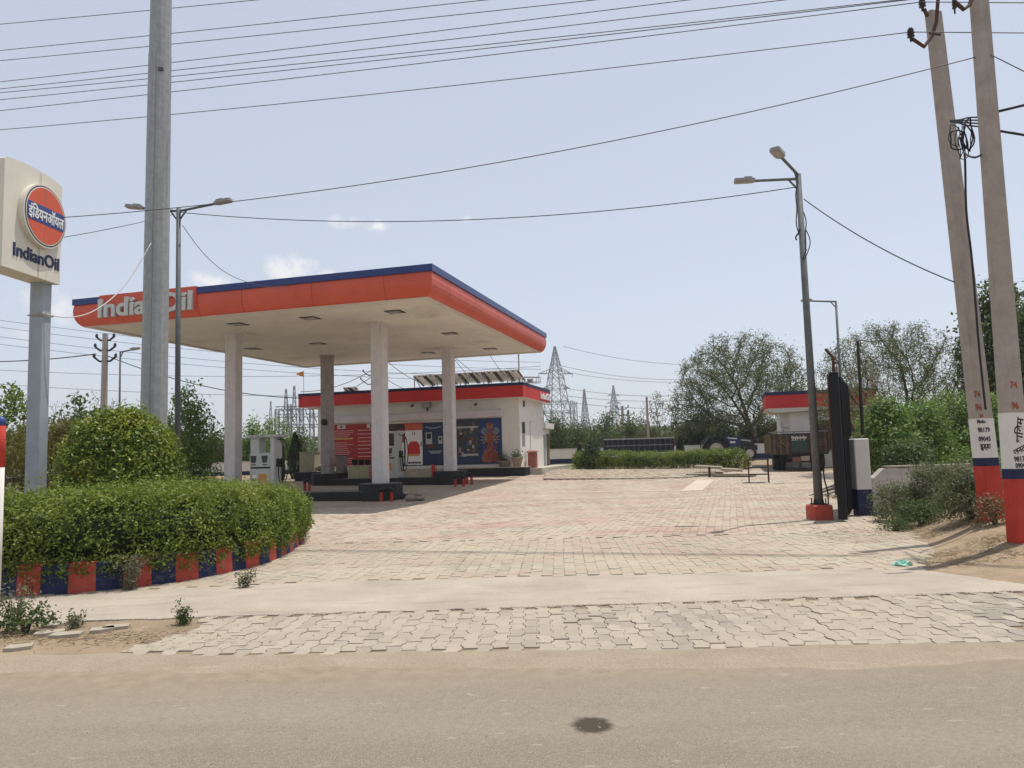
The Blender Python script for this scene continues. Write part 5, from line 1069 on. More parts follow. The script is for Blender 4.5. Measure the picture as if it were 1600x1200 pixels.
def f_sh(n): x = rng.uniform(-6, 7, n); yy = np.interp(x, [p.x for p in SLx], [p.y for p in SLx]); return np.stack([x, yy-np.abs(rng.normal(0, .16, n))+.02, 0*x-.02], 1)
sprinkle('shoulder_gravel', 1800, f_sh, .007, GRAV, 'loose gravel and grit on the sandy road shoulder', .7)
def f_road(n): x = rng.uniform(-5, 5.5, n); y = rng.uniform(3.3, 5.6, n); return np.stack([x, y, 0*x-.009], 1)
sprinkle('road_grit', 2600, f_road, .0065, GRAV, 'loose grit and small chips lying on the dusty road', .5)
def f_left(n): a = rng.uniform(0, 1, n); x = -5.6+3.4*a+rng.normal(0, .1, n); y = 7.05-.5*a+rng.normal(0, .16, n); return np.stack([x, y, 0*x-.01], 1)
sprinkle('verge_straw', 900, f_left, .09, STRAW, 'dry straw on the sandy gap in the verge at the left', dry=True)
SLAB = mat('slab_stone', (.40, .35, .27), .9, .2, 7, .3, 40)
for i, (x, y, a, sz) in enumerate(((78, 990, .4, .24), (104, 993, .1, .26), (84, 978, -.3, .17), (160, 985, .5, .2), (182, 981, .2, .22), (30, 1013, .3, .2))):
    b = G(x, y); mb = MB(); mb.prism([(-sz*.5, -.06), (-sz*.1, -.085), (sz*.5, -.05), (sz*.45, .07), (0, .06), (-sz*.45, .08)], -.03, .022); o = mb.build('broken_paver', PV1, None, False, (b.x, b.y, 0.0), a)
    setp(o, 'loose broken paving block, '+('leftmost of the near pair', 'right one of the near pair', 'small one by the weeds', 'left one beside the paved verge', 'right one beside the paved verge', 'sunk one nearest the road')[i], 'paving block', 'loose paving blocks on the verge')
cb = G(1410, 884); t = rng.normal(0, 1, (60, 3)); mb = MB(); nu, nv = 14, 8; vs = []
for i in range(nv+1):
    for k in range(nu):
        th = math.pi*.5*i/nv; a = 2*math.pi*k/nu; f = 1+.18*math.sin(3*a+i)+.12*math.sin(7*a+2*i)+rng.normal(0, .05); vs.append((.11*math.cos(th)*math.cos(a)*f, .07*math.cos(th)*math.sin(a)*f, .055*math.sin(th)*f))
mb.add(vs, [(i*nu+k, i*nu+(k+1) % nu, (i+1)*nu+(k+1) % nu, (i+1)*nu+k) for i in range(nv) for k in range(nu)])
setp(mb.build('plastic_bag', mat('mint_plastic', (.30, .58, .47), .35, .2, 20, .5, 60), None, False, (cb.x, cb.y, .005)), 'crumpled mint green plastic bag lying on the paving edge', 'plastic bag')
PALEC = mat('pale_concrete', (.52, .45, .35), .9, .12, 2, .2, 30)
hl, hr = Vector((1.6, 39.6)), Vector((11.2, 36.2))
pf = [G(850, 750).xy, G(1000, 749).xy, G(1076, 747).xy, Vector((8.6, 33.0)), hr, hl, Vector((1.5, 36.6))]
mb = MB(); n = len(pf); vs = [(p.x, p.y, gz(p.y)+.05) for p in pf]+[(p.x, p.y, gz(p.y)-.1) for p in pf]; mb.add(vs, [tuple(range(n))]+[(i, n+i, n+(i+1) % n, (i+1) % n) for i in range(n)]); setp(mb.build('raised_paving', mat('raised_concrete', (.43, .375, .295), .92, .18, 1.4, .3, 20)), kind='structure')
pavers('raised_pavers', (-2.29, 21.05, 0), YAW, (-2, 16), (9, 21), .165, .225, [tuple(p) for p in pf], PV3, .062, .012, .006, .004, skirt=.015, drop=.06, seed=15, wob=.02)
def gstrip(name, a, b, w_, m, dz): a, b = Vector(a), Vector(b); d = (b-a).normalized(); nn = Vector((-d.y, d.x))*w_/2; return sheet(name, [tuple(a-nn), tuple(b-nn), tuple(b+nn), tuple(a+nn)], dz, m)
gstrip('drain_cover_strip', G(836, 770.5).xy, G(1098, 766.5).xy, .16, PALEC, .014)
sheet('pale_patch', [tuple(G(*p).xy) for p in ((1062, 768.5), (1098, 766.5), (1117, 750), (1089, 750))], .018, PALEC)
setp(sheet('grass_patch', [tuple(G(*p).xy) for p in ((862, 733), (905, 733), (900, 722), (866, 722))], .02, mat('dull_grass', (.16, .17, .06), .95, .35, 6, .8, 30)), kind='structure')

# ------------------------------------------------------------------ right hand scrub and shrubs
def bankz(x, y): return float(bank_h(np.array([x]), np.array([y]))[0]) if 4.2 < x < 12 and 7.9 < y < 15.9 else 0
for i, (x, y, yy, r, n, lm, lab) in enumerate(((1412, 775, 14.4, (.56, .45, .42), 6500, L_SCRUB, 'dusty grey green scrub bush against the graffiti wall, leftmost'), (1470, 765, 14.1, (.64, .5, .50), 8000, L_SCRUB, 'dusty scrub bush in front of the graffiti wall, middle of the clump'), (1516, 785, 12.1, (.50, .4, .50), 7000, L_SCRUB, 'dusty scrub bush around the foot of the left concrete pole'), (1440, 815, 13.3, (.42, .35, .24), 2400, L_MID, 'low green leafy bush at the top edge of the soil bank'), (1400, 826, 13.0, (.22, .2, .12), 800, L_MID, 'small ground hugging plant at the left foot of the soil bank'), (1580, 770, 13.0, (.5, .4, .5), 4000, L_GREEN, 'green bush between the two concrete poles'))):
    b = P(x, y, yy); bush('scrub_bush', lab, 'bush', (b.x, yy, bankz(b.x, yy)-.03), r, lm, n, .055, 30+i, .26, 4, asp=.3, depth=.34, jit=.9, flat=.6)
b = P(1552, 790, 11.15); bush('reddish_weed', 'reddish dry weed in front of the red pole band', 'weed', (b.x, 11.15, bankz(b.x, 11.15)-.04), (.24, .16, .30), leafmat('reddish', [(.16, .08, .04), (.22, .14, .06), (.15, .16, .06)], patch=6), 1500, .04, 41, .25)
for i, (x, y, yy, r, n, lm, lab, ls) in enumerate(((1385, 690, 18.6, (.62, .6, .95), 6200, L_GREEN, 'bright leafy shrub right behind the white gate pillar', .11), (1440, 690, 19.6, (.72, .7, 1.05), 7600, L_GREEN, 'bright leafy shrub behind the wall, second from the gate pillar', .10), (1495, 690, 20.5, (.95, .8, 1.2), 9500, L_GREEN, 'wide feathery green shrub behind the wall left of the concrete poles', .10), (1560, 690, 20.0, (.9, .8, 1.15), 8500, L_GREEN, 'feathery green shrub seen between the two concrete poles', .10), (1620, 690, 19.0, (.85, .7, 1.1), 7500, L_GREEN, 'green shrub at the right picture edge beyond the poles', .10), (1420, 720, 17.5, (.6, .5, .42), 3000, L_MID, 'dark low shrub just over the top of the graffiti wall', .08), (1530, 730, 17.2, (.8, .5, .40), 3600, L_GREEN, 'low green shrub over the wall beside the left concrete pole', .08))):
    b = P(x, y, yy); zc = P(x, y, yy).z; bush('leafy_shrub', lab, 'shrub', (b.x, yy, max(0, zc-r[2]*.9)), r, lm, n, ls, 50+i, .24, 3, asp=.4, depth=.3, flat=.8, jit=.55)

# ------------------------------------------------------------------ trees
def tr(label, x, ybase, yy, cx, ctop, cbot, wpx, lm, bm, natt, step, kill, lsize, nleaf, spread, fork=.3, shell=.45, seed=0, zmin=-.25, name='tree', grp=None, tip=.010, maxr=.16, asp=.4, leafy=lambda cc, ra: cc == 0, bend=.16, dep=.8, p=2.2, up=.4):
    b = P(x, ybase, yy); z0 = gz(yy); top = P(cx, ctop, yy).z; bot = P(cx, cbot, yy).z; C = P(cx, (ctop+cbot)/2, yy); rx = wpx/2*yy/1190
    zc = bot+(top-bot)*.22; at = ell_pts(natt, (C.x, yy, zc), (rx, rx*dep, top-zc), shell, zmin, seed)
    return tree(name, label, 'tree', (b.x, yy, z0), at, lm, bm, step, kill, lsize, nleaf, spread, (b.x, yy, z0+(zc-z0)*fork), tip, asp, grp, maxr, seed, up, leafy, bend, p)
LV = lambda k: (lambda cc, ra: (ra < k))
tr('large spreading umbrella shaped acacia with black branches behind the small kiosk', 1182, 712, 49, 1160, 517, 672, 238, L_ACAC, BARK, 2600, .27, .36, .165, 33000, .19, .42, .45, 11, -.30, 'acacia_tree', tip=.0125, maxr=.26, asp=.3, leafy=LV(.036), bend=.10)
tr('broad fine leaved acacia tree right of the thin single street lamp', 1420, 720, 30, 1394, 498, 655, 262, L_ACAC, BARK, 2400, .20, .27, .10, 32000, .13, .42, .4, 12, -.35, 'acacia_tree', tip=.008, maxr=.16, asp=.3, leafy=LV(.023), bend=.10)
tr('bare tan thorn tree in front of the right acacia', 1360, 720, 24, 1345, 555, 650, 120, L_DRY, TANTW, 700, .2, .3, .06, 900, .08, .2, .2, 13, -.5, 'thorn_tree', tip=.007, maxr=.06, bend=.3)
tr('tall dark leafy tree rising between the concrete poles', 1568, 720, 26, 1560, 425, 640, 120, L_MID, BARK, 420, .3, .5, .17, 16000, .24, .4, .25, 14, -.9, 'leafy_tree', tip=.014, maxr=.16, asp=.5, leafy=LV(.03))
tr('dark leafy tree at the right picture edge behind the nearer pole', 1625, 720, 24, 1622, 455, 660, 110, L_MID, BARK, 380, .3, .5, .17, 15000, .25, .4, .25, 15, -.9, 'leafy_tree', tip=.014, maxr=.16, asp=.5, leafy=LV(.03))
tr('sparse half bare tree standing left of the big acacia', 1040, 715, 50, 1030, 610, 690, 78, L_DRY, GREYTW, 420, .3, .45, .15, 1500, .2, .3, .3, 16, -.5, 'thorn_tree', tip=.015, maxr=.12)
tr('dark dense tree below the left side of the big acacia', 1120, 716, 51, 1105, 640, 706, 90, L_DARK, BARK, 260, .35, .5, .22, 7000, .3, .3, .2, 17, -.9, 'dense_tree', tip=.016, leafy=LV(.05))
tr('dark dense tree between the tractor and the small kiosk', 1190, 716, 51, 1180, 655, 708, 70, L_DARK, BARK, 220, .35, .5, .22, 5000, .28, .3, .2, 18, -.9, 'dense_tree', tip=.016, leafy=LV(.05))
for k, (x, top, wd, yy, lab) in enumerate(((868, 648, 56, 52, 'right beside the shop annex'), (905, 655, 62, 53, 'second to the right of the shop annex'), (948, 640, 66, 54, 'under the second pylon, behind the trolley left end'), (985, 655, 60, 52, 'behind the middle of the navy trolley'), (1015, 665, 50, 51, 'behind the right end of the navy trolley'), (1075, 655, 70, 53, 'behind the tractor'))):
    tr('scrubby olive green tree '+lab, x, 716, yy, x, top, 712, wd, L_ACAC if k % 2 else L_MID, GREYTW, 300, .35, .5, .2, 5200, .28, .15, .25, 60+k, -.9, 'scrub_tree', 'scrubby trees behind the yard', .014, .09, leafy=LV(.05), asp=.35)
# left side
tr('pale broad leaved tree at the left picture edge behind the sign post', 8, 745, 22, 12, 588, 700, 90, L_GREEN, BARK, 220, .22, .32, .14, 1900, .12, .4, .25, 21, -.7, 'young_tree', tip=.010, maxr=.07, asp=.55, leafy=LV(.02))
tr('pale broad leaved young tree between the sign post and the ball shrub', 118, 745, 24, 120, 610, 700, 100, L_GREEN, BARK, 160, .25, .35, .15, 1300, .12, .4, .25, 22, -.7, 'young_tree', tip=.010, maxr=.07, asp=.55, leafy=LV(.02))
for k, (x, wd, top, yy, lab) in enumerate(((60, 90, 612, 36, 'directly behind the sign post'), (130, 100, 603, 37, 'left of the concrete pole behind the ball shrub'), (185, 80, 612, 36, 'right of the concrete pole behind the ball shrub'), (235, 70, 590, 38, 'behind the steel mast'))):
    tr('bare grey twiggy thorn tree '+lab, x, 735, yy, x, top, 712, wd, L_DRY, GREYTW, 520, .26, .36, .08, 700, .12, .15, .2, 30+k, -.8, 'thorn_tree', 'bare thorn trees at the left', .011, .07, bend=.32)
tr('dense green tree just right of the steel mast', 300, 742, 30, 296, 598, 735, 88, L_GREEN, BARK, 260, .28, .42, .15, 6500, .22, .15, .2, 41, -.95, 'leafy_tree', tip=.012, asp=.5, leafy=LV(.035))
tr('green tree peeping out between the ball shrub and the steel mast', 225, 742, 31, 222, 628, 735, 66, L_GREEN, BARK, 200, .28, .42, .15, 4500, .22, .15, .2, 42, -.95, 'leafy_tree', tip=.012, asp=.5, leafy=LV(.035))
for k, (x, wd, top, yy, lm, lab) in enumerate(((342, 60, 660, 44, L_ACAC, 'grey green feathery tree left of the front left canopy column'), (395, 56, 652, 45, L_GREEN, 'bright bushy tree behind the left fuel pump'), (428, 60, 642, 46, L_GREEN, 'tall bright bushy tree right of the left fuel pump'), (468, 44, 672, 47, L_MID, 'low bushy tree close to the shop left wall'), (20, 80, 668, 48, L_ACAC, 'feathery tree at the far left horizon'), (262, 60, 640, 45, L_ACAC, 'feathery tree behind the double armed lamp'))):
    tr(lab, x, 744, yy, x, top, 738, wd, lm, BARK, 240, .3, .45, .18, 5000, .26, .1, .2, 70+k, -.95, 'bushy_tree', None, .013, .1, leafy=LV(.045))
def column_tree(x, yb, yy, h, r, label, lm=L_DARK, n=3800):
    b = P(x, yb, yy); t = thing('columnar_tree', label, 'tree', (b.x, yy, gz(yy)), 0, 'dark columnar evergreens'); f = rng.uniform(0, 1, n)**.8; a = rng.uniform(0, 6.28, n); rr = r*(np.sin(np.clip(f*.93+.07, 0, 1)*math.pi)**.6)*(1-.45*f)*(1+.2*np.sin(a*3+f*9))*np.sqrt(rng.uniform(.4, 1, n))
    C = np.stack([rr*np.cos(a), rr*np.sin(a), f*h], 1); V, Fc = leaves(C, np.stack([np.cos(a), np.sin(a), -.3+0*a], 1), np.full(n, .13), .3, .6); np_mesh('foliage', V, Fc, lm, t); MB().tube([(0, 0, -.1), (0, 0, h*.8)], [.06, .02], 6).build('trunk', BARK, t)
column_tree(436, 742, 35, 2.1, .34, 'dark drooping columnar evergreen right beside the left fuel pump'); column_tree(461, 742, 38, 2.3, .42, 'dark drooping columnar evergreen left of the cream cabinet'); column_tree(1064, 716, 43, 1.5, .28, 'dark columnar evergreen right of the navy trolley'); column_tree(906, 722, 41, 1.2, .22, 'small dark columnar evergreen left of the rear hedge')
# rear hedge, its dark shrub and round end
RH = [hr-(hr-hl).normalized()*.9, Vector((3.05, 39.1))]; hv = (RH[0]-RH[1])
hedge('rear_hedge', 'low clipped dark green hedge across the back of the yard', 'hedge', [RH[1]+hv*f for f in np.linspace(0, 1, 12)], .55, .05, lambda f: .78+.05*np.sin(f*9), L_HEDGE, 30000, .07, COREM, 7, .08, .04)
b = P(1151, 718, 36.0); bush('round_hedge_bush', 'round yellow green bush ending the rear hedge on the right', 'bush', (b.x, 36.0, gz(36)), (.60, .6, .50), L_ROUND, 4200, .07, 8, .08, 4, flat=.75, depth=.18)
b = P(925, 712, 38.6); bush('dark_shrub', 'dark upright shrub growing out of the rear hedge left part', 'shrub', (b.x, 38.6, gz(38.6)), (.48, .45, .80), L_DARK, 3600, .09, 9, .18, 4, flat=.7)
# far-off wood along the horizon
n = 60000; x = rng.uniform(-120, 120, n); yy = rng.uniform(72, 100, n); q = np.stack([x, yy*.6, 0*x], 1); hh = np.clip(2.4+1.5*vnoise(q, .16, 5)+1.1*vnoise(q, .45, 6), .6, 5.5); z = gz(80)+hh*np.sqrt(rng.uniform(0, 1, n)); V, Fc = leaves(np.stack([x, yy, z], 1), np.tile([0, -.3, .7], (n, 1)), np.full(n, .55), .6, .8)
setp(np_mesh('distant_wood', V, Fc, L_MID), 'far off scrub wood along the horizon', None, None, 'stuff')

# ------------------------------------------------------------------ walls, kiosk, vehicles, yard clutter
def long_wall(name, label, a, b, h, hb):
    a, b = Vector(a), Vector(b); L = (b-a).length; t = thing(name, label, 'wall', (a.x, a.y, gz(a.y)), math.atan2(b.y-a.y, b.x-a.x)); MB().box((0, -.1, -.3), (L, .1, h)).build('masonry', WHITEW, t); MB().box((-.004, -.104, -.3), (L+.004, .104, hb)).build('painted_foot', NAVY, t); MB().box((0, -.13, h+.002), (L, .13, h+.05)).build('coping', mat('wall_coping', (.6, .56, .5), .9), t); return t
long_wall('compound_wall', 'long white compound wall with navy foot behind the canopy on the left', (-42, 42.5), (-9.6, 43.6), .72, .22)
long_wall('compound_wall', 'white compound wall with navy foot behind the trolley and tractor', (2.2, 47), (16.5, 47.2), .87, .30)
# kiosk
ky = 36.6; kb = P(1197, 640, ky); t = thing('kiosk', 'small white kiosk with red and navy roof band behind the parked trailer', 'kiosk', (kb.x, ky, gz(ky)), YAW); kz0, kz1 = P(1197, 638.5, ky).z-gz(ky), P(1197, 613, ky).z-gz(ky); kw = 4.9
MB().box((0, 0, kz0), (kw, 3.4, kz0+(kz1-kz0)*.79)).build('red_band', OFFRED, t); MB().box((-.02, -.02, kz0+(kz1-kz0)*.79+.003), (kw+.02, 3.42, kz1)).build('roof', NAVY, t)
mb = MB(); M2 = Matrix(((1, 0, 0, 0), (0, 0, -1, 0), (0, 1, 0, 0), (0, 0, 0, 1))); mb.prism([(.01, kz0-.003), (kw-.01, kz0-.003), (kw-.01, kz0-.04), (.9, kz0-.22), (.45, kz0-.22), (.12, kz0-.12), (.01, kz0-.04)], -3.38, -.01, 0, M2); mb.build('eave', mat('kiosk_eave', (.62, .57, .48), .85), t)
MB().box((.62, .42, -.3), (kw-.5, 3.0, kz0-.2)).build('wall', WHITEW, t); MB().box((1.05, .25, -.3), (1.95, .4195, kz0-.2)).build('pier', WHITEW, t); MB().box((1.96, .16, kz0-.62), (kw-.6, .418, kz0-.3), 0, None, .02).build('shutter_box', mat('kiosk_shutter', (.62, .58, .56), .7), t)
w1 = MB().box((2.15, .38, .75), (kw-.7, .4185, kz0-.66)).build('window', DROOM, t); mb = MB(); mb.box((2.2, .365, .78), (2.75, .3795, 1.0)); mb.build('sill_goods', mat('goods', (.35, .33, .30), .7), w1)
MB().box((.7, .375, .75), (.95, .4185, 1.05)).build('vent', DARK, t); mb = MB(); mb.tube(spline([(.75, .40, 1.8), (.8, .39, 1.5), (1.0, .39, 1.35), (1.1, .24, 1.1)], 6), .012, 5); mb.tube([(.7, .40, 2.15), (.7, .39, 1.9), (1.0, .39, 1.85)], .012, 5); mb.build('loose_cable', CABLEM, t)
# parked trailer seen from the rear
TRB = mat('trailer_brown', (.060, .038, .028), .75, .4, 5, .2, 20, stain=((.16, .11, .07), (5, 5, 2), .56, .6)); TYRE = mat('tyre', (.022, .021, .02), .85, .3, 12); YELP = mat('faded_yellow', (.20, .15, .065), .7, .3, 6)
tb = G(1255, 737); tl = thing('farm_trailer', 'dark brown farm trailer parked with its 2013 tailboard towards us', 'trailer', (tb.x, tb.y+.2, gz(tb.y+.2)), R(-14)); bw = 2.3; zb, zt = .72, P(1250, 677, tb.y).z-gz(tb.y)
def hub(par, x, y, r, wd):
    w_ = MB().lathe([(r*.55, -wd/2), (r*.92, -wd/2), (r, -wd*.3), (r, wd*.3), (r*.92, wd/2), (r*.55, wd/2), (r*.55, -wd/2)], 22, 0, cap=False, M=Matrix(((0, 0, 1, x), (1, 0, 0, y), (0, 1, 0, r), (0, 0, 0, 1)))).build('wheel', TYRE, par, True)
    MB().lathe([(r*.2, -wd*.3), (r*.56, -wd*.38), (r*.56, wd*.38), (r*.2, wd*.3)], 18, 0, M=Matrix(((0, 0, 1, x), (1, 0, 0, y), (0, 1, 0, r), (0, 0, 0, 1)))).build('rim', RIM, w_); return w_
RIM = mat('wheel_rim', (.46, .44, .40), .6, .25, 6)
MB().box((-bw/2, .06, zb), (bw/2, 3.6, zb+.08)).build('floor', TRB, tl)
for s in (-1, 1):
    mb = MB(); mb.box((s*bw/2-.035, .06, zb+.081), (s*bw/2+.035, 3.6, zt)); sdp = mb.build('side_board', TRB, tl)
    for k in range(6): MB().box((s*bw/2+s*.036, .1+k*.65, zb+.1), (s*bw/2+s*.075, .16+k*.65, zt-.02)).build('stake', YELP, sdp)
tg = MB().box((-bw/2, -.0, zb+.02), (bw/2, .055, zt)).build('tailboard', TRB, tl)
for k in range(9):
    x = -bw/2+.10+k*(bw-.2)/8
    if abs(x) > .35: MB().box((x-.04, -.03, zb+.04), (x+.04, -.001, zt-.04)).build('rib', mat('trailer_rib', (.12, .085, .06), .8, .4, 9), tg)
for k in range(4):
    for s in (-1, 1):
        mb = MB(); q = plane_M((s*(.52+.17*k), -.034, (zb+zt)/2+.12*(k % 2)), (1, 0, 0)); mb.tube([q @ Vector((.06*math.cos(a), .09*math.sin(a), 0)) for a in np.linspace(0, 6, 12)], .008, 4); mb.build('painted_scroll', mat('scroll_paint', (.28, .2, .13), .8), tg)
text_mb('2013', .30, .006, .006, plane_M((-.05, -.005, zt-.22), (1, 0, 0))).build('lettering', mat('faded_white', (.50, .47, .40), .8, .2), tg)
MB().box((-.33, -.02, zb+.12), (.30, -.001, zb+.62)).build('number_plate_panel', mat('panel_green', (.035, .075, .06), .7, .3), tg); MB().box((-.33, -.03, zb+.70), (.30, -.001, zb+.77)).build('pale_strip', mat('pale_strip', (.55, .52, .46), .7), tg)
mb = MB(); mb.beam((-bw/2-.1, .02, zt+.07), (bw/2+.05, .02, zt+.07), .045); 
for x in (-bw/2+.02, -.2, bw/2-.1): mb.beam((x, .02, zt-.1), (x, .02, zt+.09), .04)
mb.build('top_rail', mat('rail_steel', (.22, .2, .18), .6, .2), tl)
for nm, x0, x1, z0_, z1_, mm in (('bumper_box', -.35, -.02, .42, .62, mat('hitch_rust', (.18, .08, .06), .8)), ('bumper_box', .0, .34, .46, .66, mat('hitch_pale', (.36, .31, .25), .8)), ('drop_leg', -.06, .0, .02, .42, DARK)): MB().box((x0, -.22, z0_), (x1, .05, z1_)).build(nm, mm, tl)
MB().box((-.95, .9, .38), (.95, 1.1, .55)).build('axle', DARK, tl); MB().box((-.5, .06, .55), (.5, 3.4, .715)).build('chassis', DARK, tl)
for x in (-.95, -.68, .68, .95): hub(tl, x, 1.0, .42, .24)
# navy open trolley beyond the hedge
nb = P(999, 705, 41.7); z0 = gz(41.7); nz1, nz0 = P(999, 684.5, 41.7).z-z0, P(999, 707, 41.7).z-z0; t = thing('farm_trolley', 'long navy farm trolley with pale top rail parked behind the rear hedge', 'trailer', (nb.x, 41.7, z0), R(-4)); L = 1.85
NV = mat('trolley_navy', (.016, .019, .036), .6, .4, 6, stain=((.07, .065, .06), (5, 5, 3), .58, .6)); MB().box((-L, .0, nz0-.02), (L, 1.9, nz0+.05)).build('floor', DARK, t)
fb_ = MB().box((-L, -.05, nz0+.06), (L, 0, nz1-.06)).build('front_board', NV, t); MB().box((-L, 1.85, nz0+.06), (L, 1.9, nz1-.06)).build('back_board', NV, t)
for s in (-1, 1): MB().box((s*L-.03, .001, nz0+.06), (s*L+.03, 1.849, nz1-.06)).build('end_board', NV, t)
MB().box((-L-.06, -.09, nz1-.058), (L+.06, .03, nz1)).build('top_rail', mat('rail_pale', (.46, .44, .42), .7, .2), t)
for k in range(13): x = -L+.14+k*(2*L-.28)/12; MB().box((x-.03, -.085, nz0+.08), (x+.03, -.051, nz1-.07)).build('rib', mat('trolley_rib', (.10, .095, .10), .8, .5, 9, col2=(.03, .03, .04)), fb_)
MB().box((-L+.02, -.075, (nz0+nz1)/2-.03), (L-.02, -.0865, (nz0+nz1)/2+.03)).build('mid_rail', mat('trolley_rail', (.20, .19, .19), .8, .4, 6), fb_)
for s in (-1, 1): hub(t, -.4, .5, .36, .22) if s < 0 else hub(t, .4, .5, .36, .22)
for w_ in kids(t):
    if w_.name.startswith('wheel'): w_.rotation_euler = (0, 0, R(90)); w_.location = (.45 if w_.name == 'wheel' else -.2, .55, 0)
# tractor
TBL = mat('tractor_blue', (.011, .026, .11), .4, .1, 3, spec=.5); tyb = 44.4; b = P(1117, 703, tyb); trc = thing('tractor', 'blue and white farm tractor with black mudguards parked behind the rear hedge', 'tractor', (b.x, tyb, gz(tyb)), R(-8))
def wheel_y(par, x, y, r, wd, n=24):
    M_ = Matrix(((1, 0, 0, x), (0, 0, 1, y), (0, 1, 0, r), (0, 0, 0, 1))); w_ = MB().lathe([(r*.6, -wd/2), (r*.93, -wd/2), (r, -wd*.3), (r, wd*.3), (r*.93, wd/2), (r*.6, wd/2), (r*.6, -wd/2)], n, 0, cap=False, M=M_).build('wheel', TYRE, par, True)
    MB().lathe([(r*.12, -wd*.42), (r*.45, -wd*.3), (r*.6, -wd*.44), (r*.6, wd*.44), (r*.12, wd*.3)], n, 0, M=M_).build('rim', RIM, w_)
    mb = MB()
    for k in range(n): a = 2*math.pi*k/n; mb.box((-.03, -wd*.48, r*.96), (.03, wd*.48, r*1.05), 0, Matrix.Translation((x, y, r)) @ Matrix.Rotation(a, 4, 'Y'))
    mb.build('tread', TYRE, w_); return w_
for y in (-.65, .65): wheel_y(trc, 0, y, .64, .36)
for y in (-.55, .55): wheel_y(trc, 1.85, y, .38, .2, 18)
for y in (-.65, .65):
    mb = MB(); pts = [(.78*math.cos(a), .64+.78*math.sin(a)) for a in np.linspace(R(10), R(175), 12)]; vs = [(x, y+s*.24, z) for x, z in pts for s in (-1, 1)]+[(x*.96, y+s*.24, .64+(z-.64)*.96) for x, z in pts for s in (-1, 1)]; n = len(pts); k = 2*n
    mb.add(vs, [(2*i, 2*i+1, 2*i+3, 2*i+2) for i in range(n-1)]+[(k+2*i, k+2*i+2, k+2*i+3, k+2*i+1) for i in range(n-1)]+[(2*i, 2*i+2, k+2*i+2, k+2*i) for i in range(n-1)]+[(2*i+1, k+2*i+1, k+2*i+3, 2*i+3) for i in range(n-1)]); mb.build('mudguard', DARK, trc)
M3 = Matrix(((1, 0, 0, 0), (0, 0, -1, .28), (0, 1, 0, 0), (0, 0, 0, 1))); MB().prism([(.62, .78), (.62, 1.28), (.85, 1.38), (1.42, 1.33), (1.42, .78)], 0, .56, 0, M3).build('bonnet', TBL, trc); MB().prism([(1.421, .74), (1.421, 1.32), (2.05, 1.20), (2.2, 1.0), (2.2, .72)], 0, .56, 0, M3).build('nose', DARK, trc)
mb = MB(); mb.prism([(.70, 1.26), (.74, 1.305), (1.25, 1.27), (1.22, 1.20)], .562, .57, 0, M3); mb.prism([(.85, .98), (.83, 1.10), (1.15, 1.08), (1.12, .98)], .562, .57, 0, M3); mb.build('white_marks_highlight', WHITE, trc); MB().prism([(1.45, 1.12), (1.45, 1.20), (2.0, 1.12), (2.0, 1.04)], .562, .57, 0, M3).build('silver_grille', ALU, trc)  # white paint marks; the upper one also paints in the bonnet-top highlight
MB().box((-.45, -.32, .45), (2.1, .32, .78), 0, None, .04).build('engine_block', DARK, trc); MB().box((2.18, -.3, .55), (2.36, .3, .85), 0, None, .03).build('front_weight', DARK, trc)
mb = MB(); mb.box((-.35, -.26, .95), (.15, .26, 1.08), 0, None, .04); mb.box((-.42, -.26, 1.0), (-.32, .26, 1.42), 0, None, .03); mb.build('seat', DARK, trc)
mb = MB(); mb.tube([(.62, 0, 1.2), (.42, 0, 1.5)], .025, 6); mb.tube([(.42+.09*math.cos(a), .2*math.sin(a), 1.5+.15*math.cos(a)) for a in np.linspace(0, 6.28, 16)], .018, 5); mb.build('steering_wheel', DARK, trc)
MB().tube([(1.5, .12, 1.3), (1.5, .12, 1.85)], [.035, .03], 8).build('exhaust', DARK, trc); mb = MB(); mb.tube([(-.4, -.5, 1.2), (-.4, -.5, 1.72), (-.4, .5, 1.72), (-.4, .5, 1.2)], .03, 6); mb.build('roll_bar', DARK, trc)
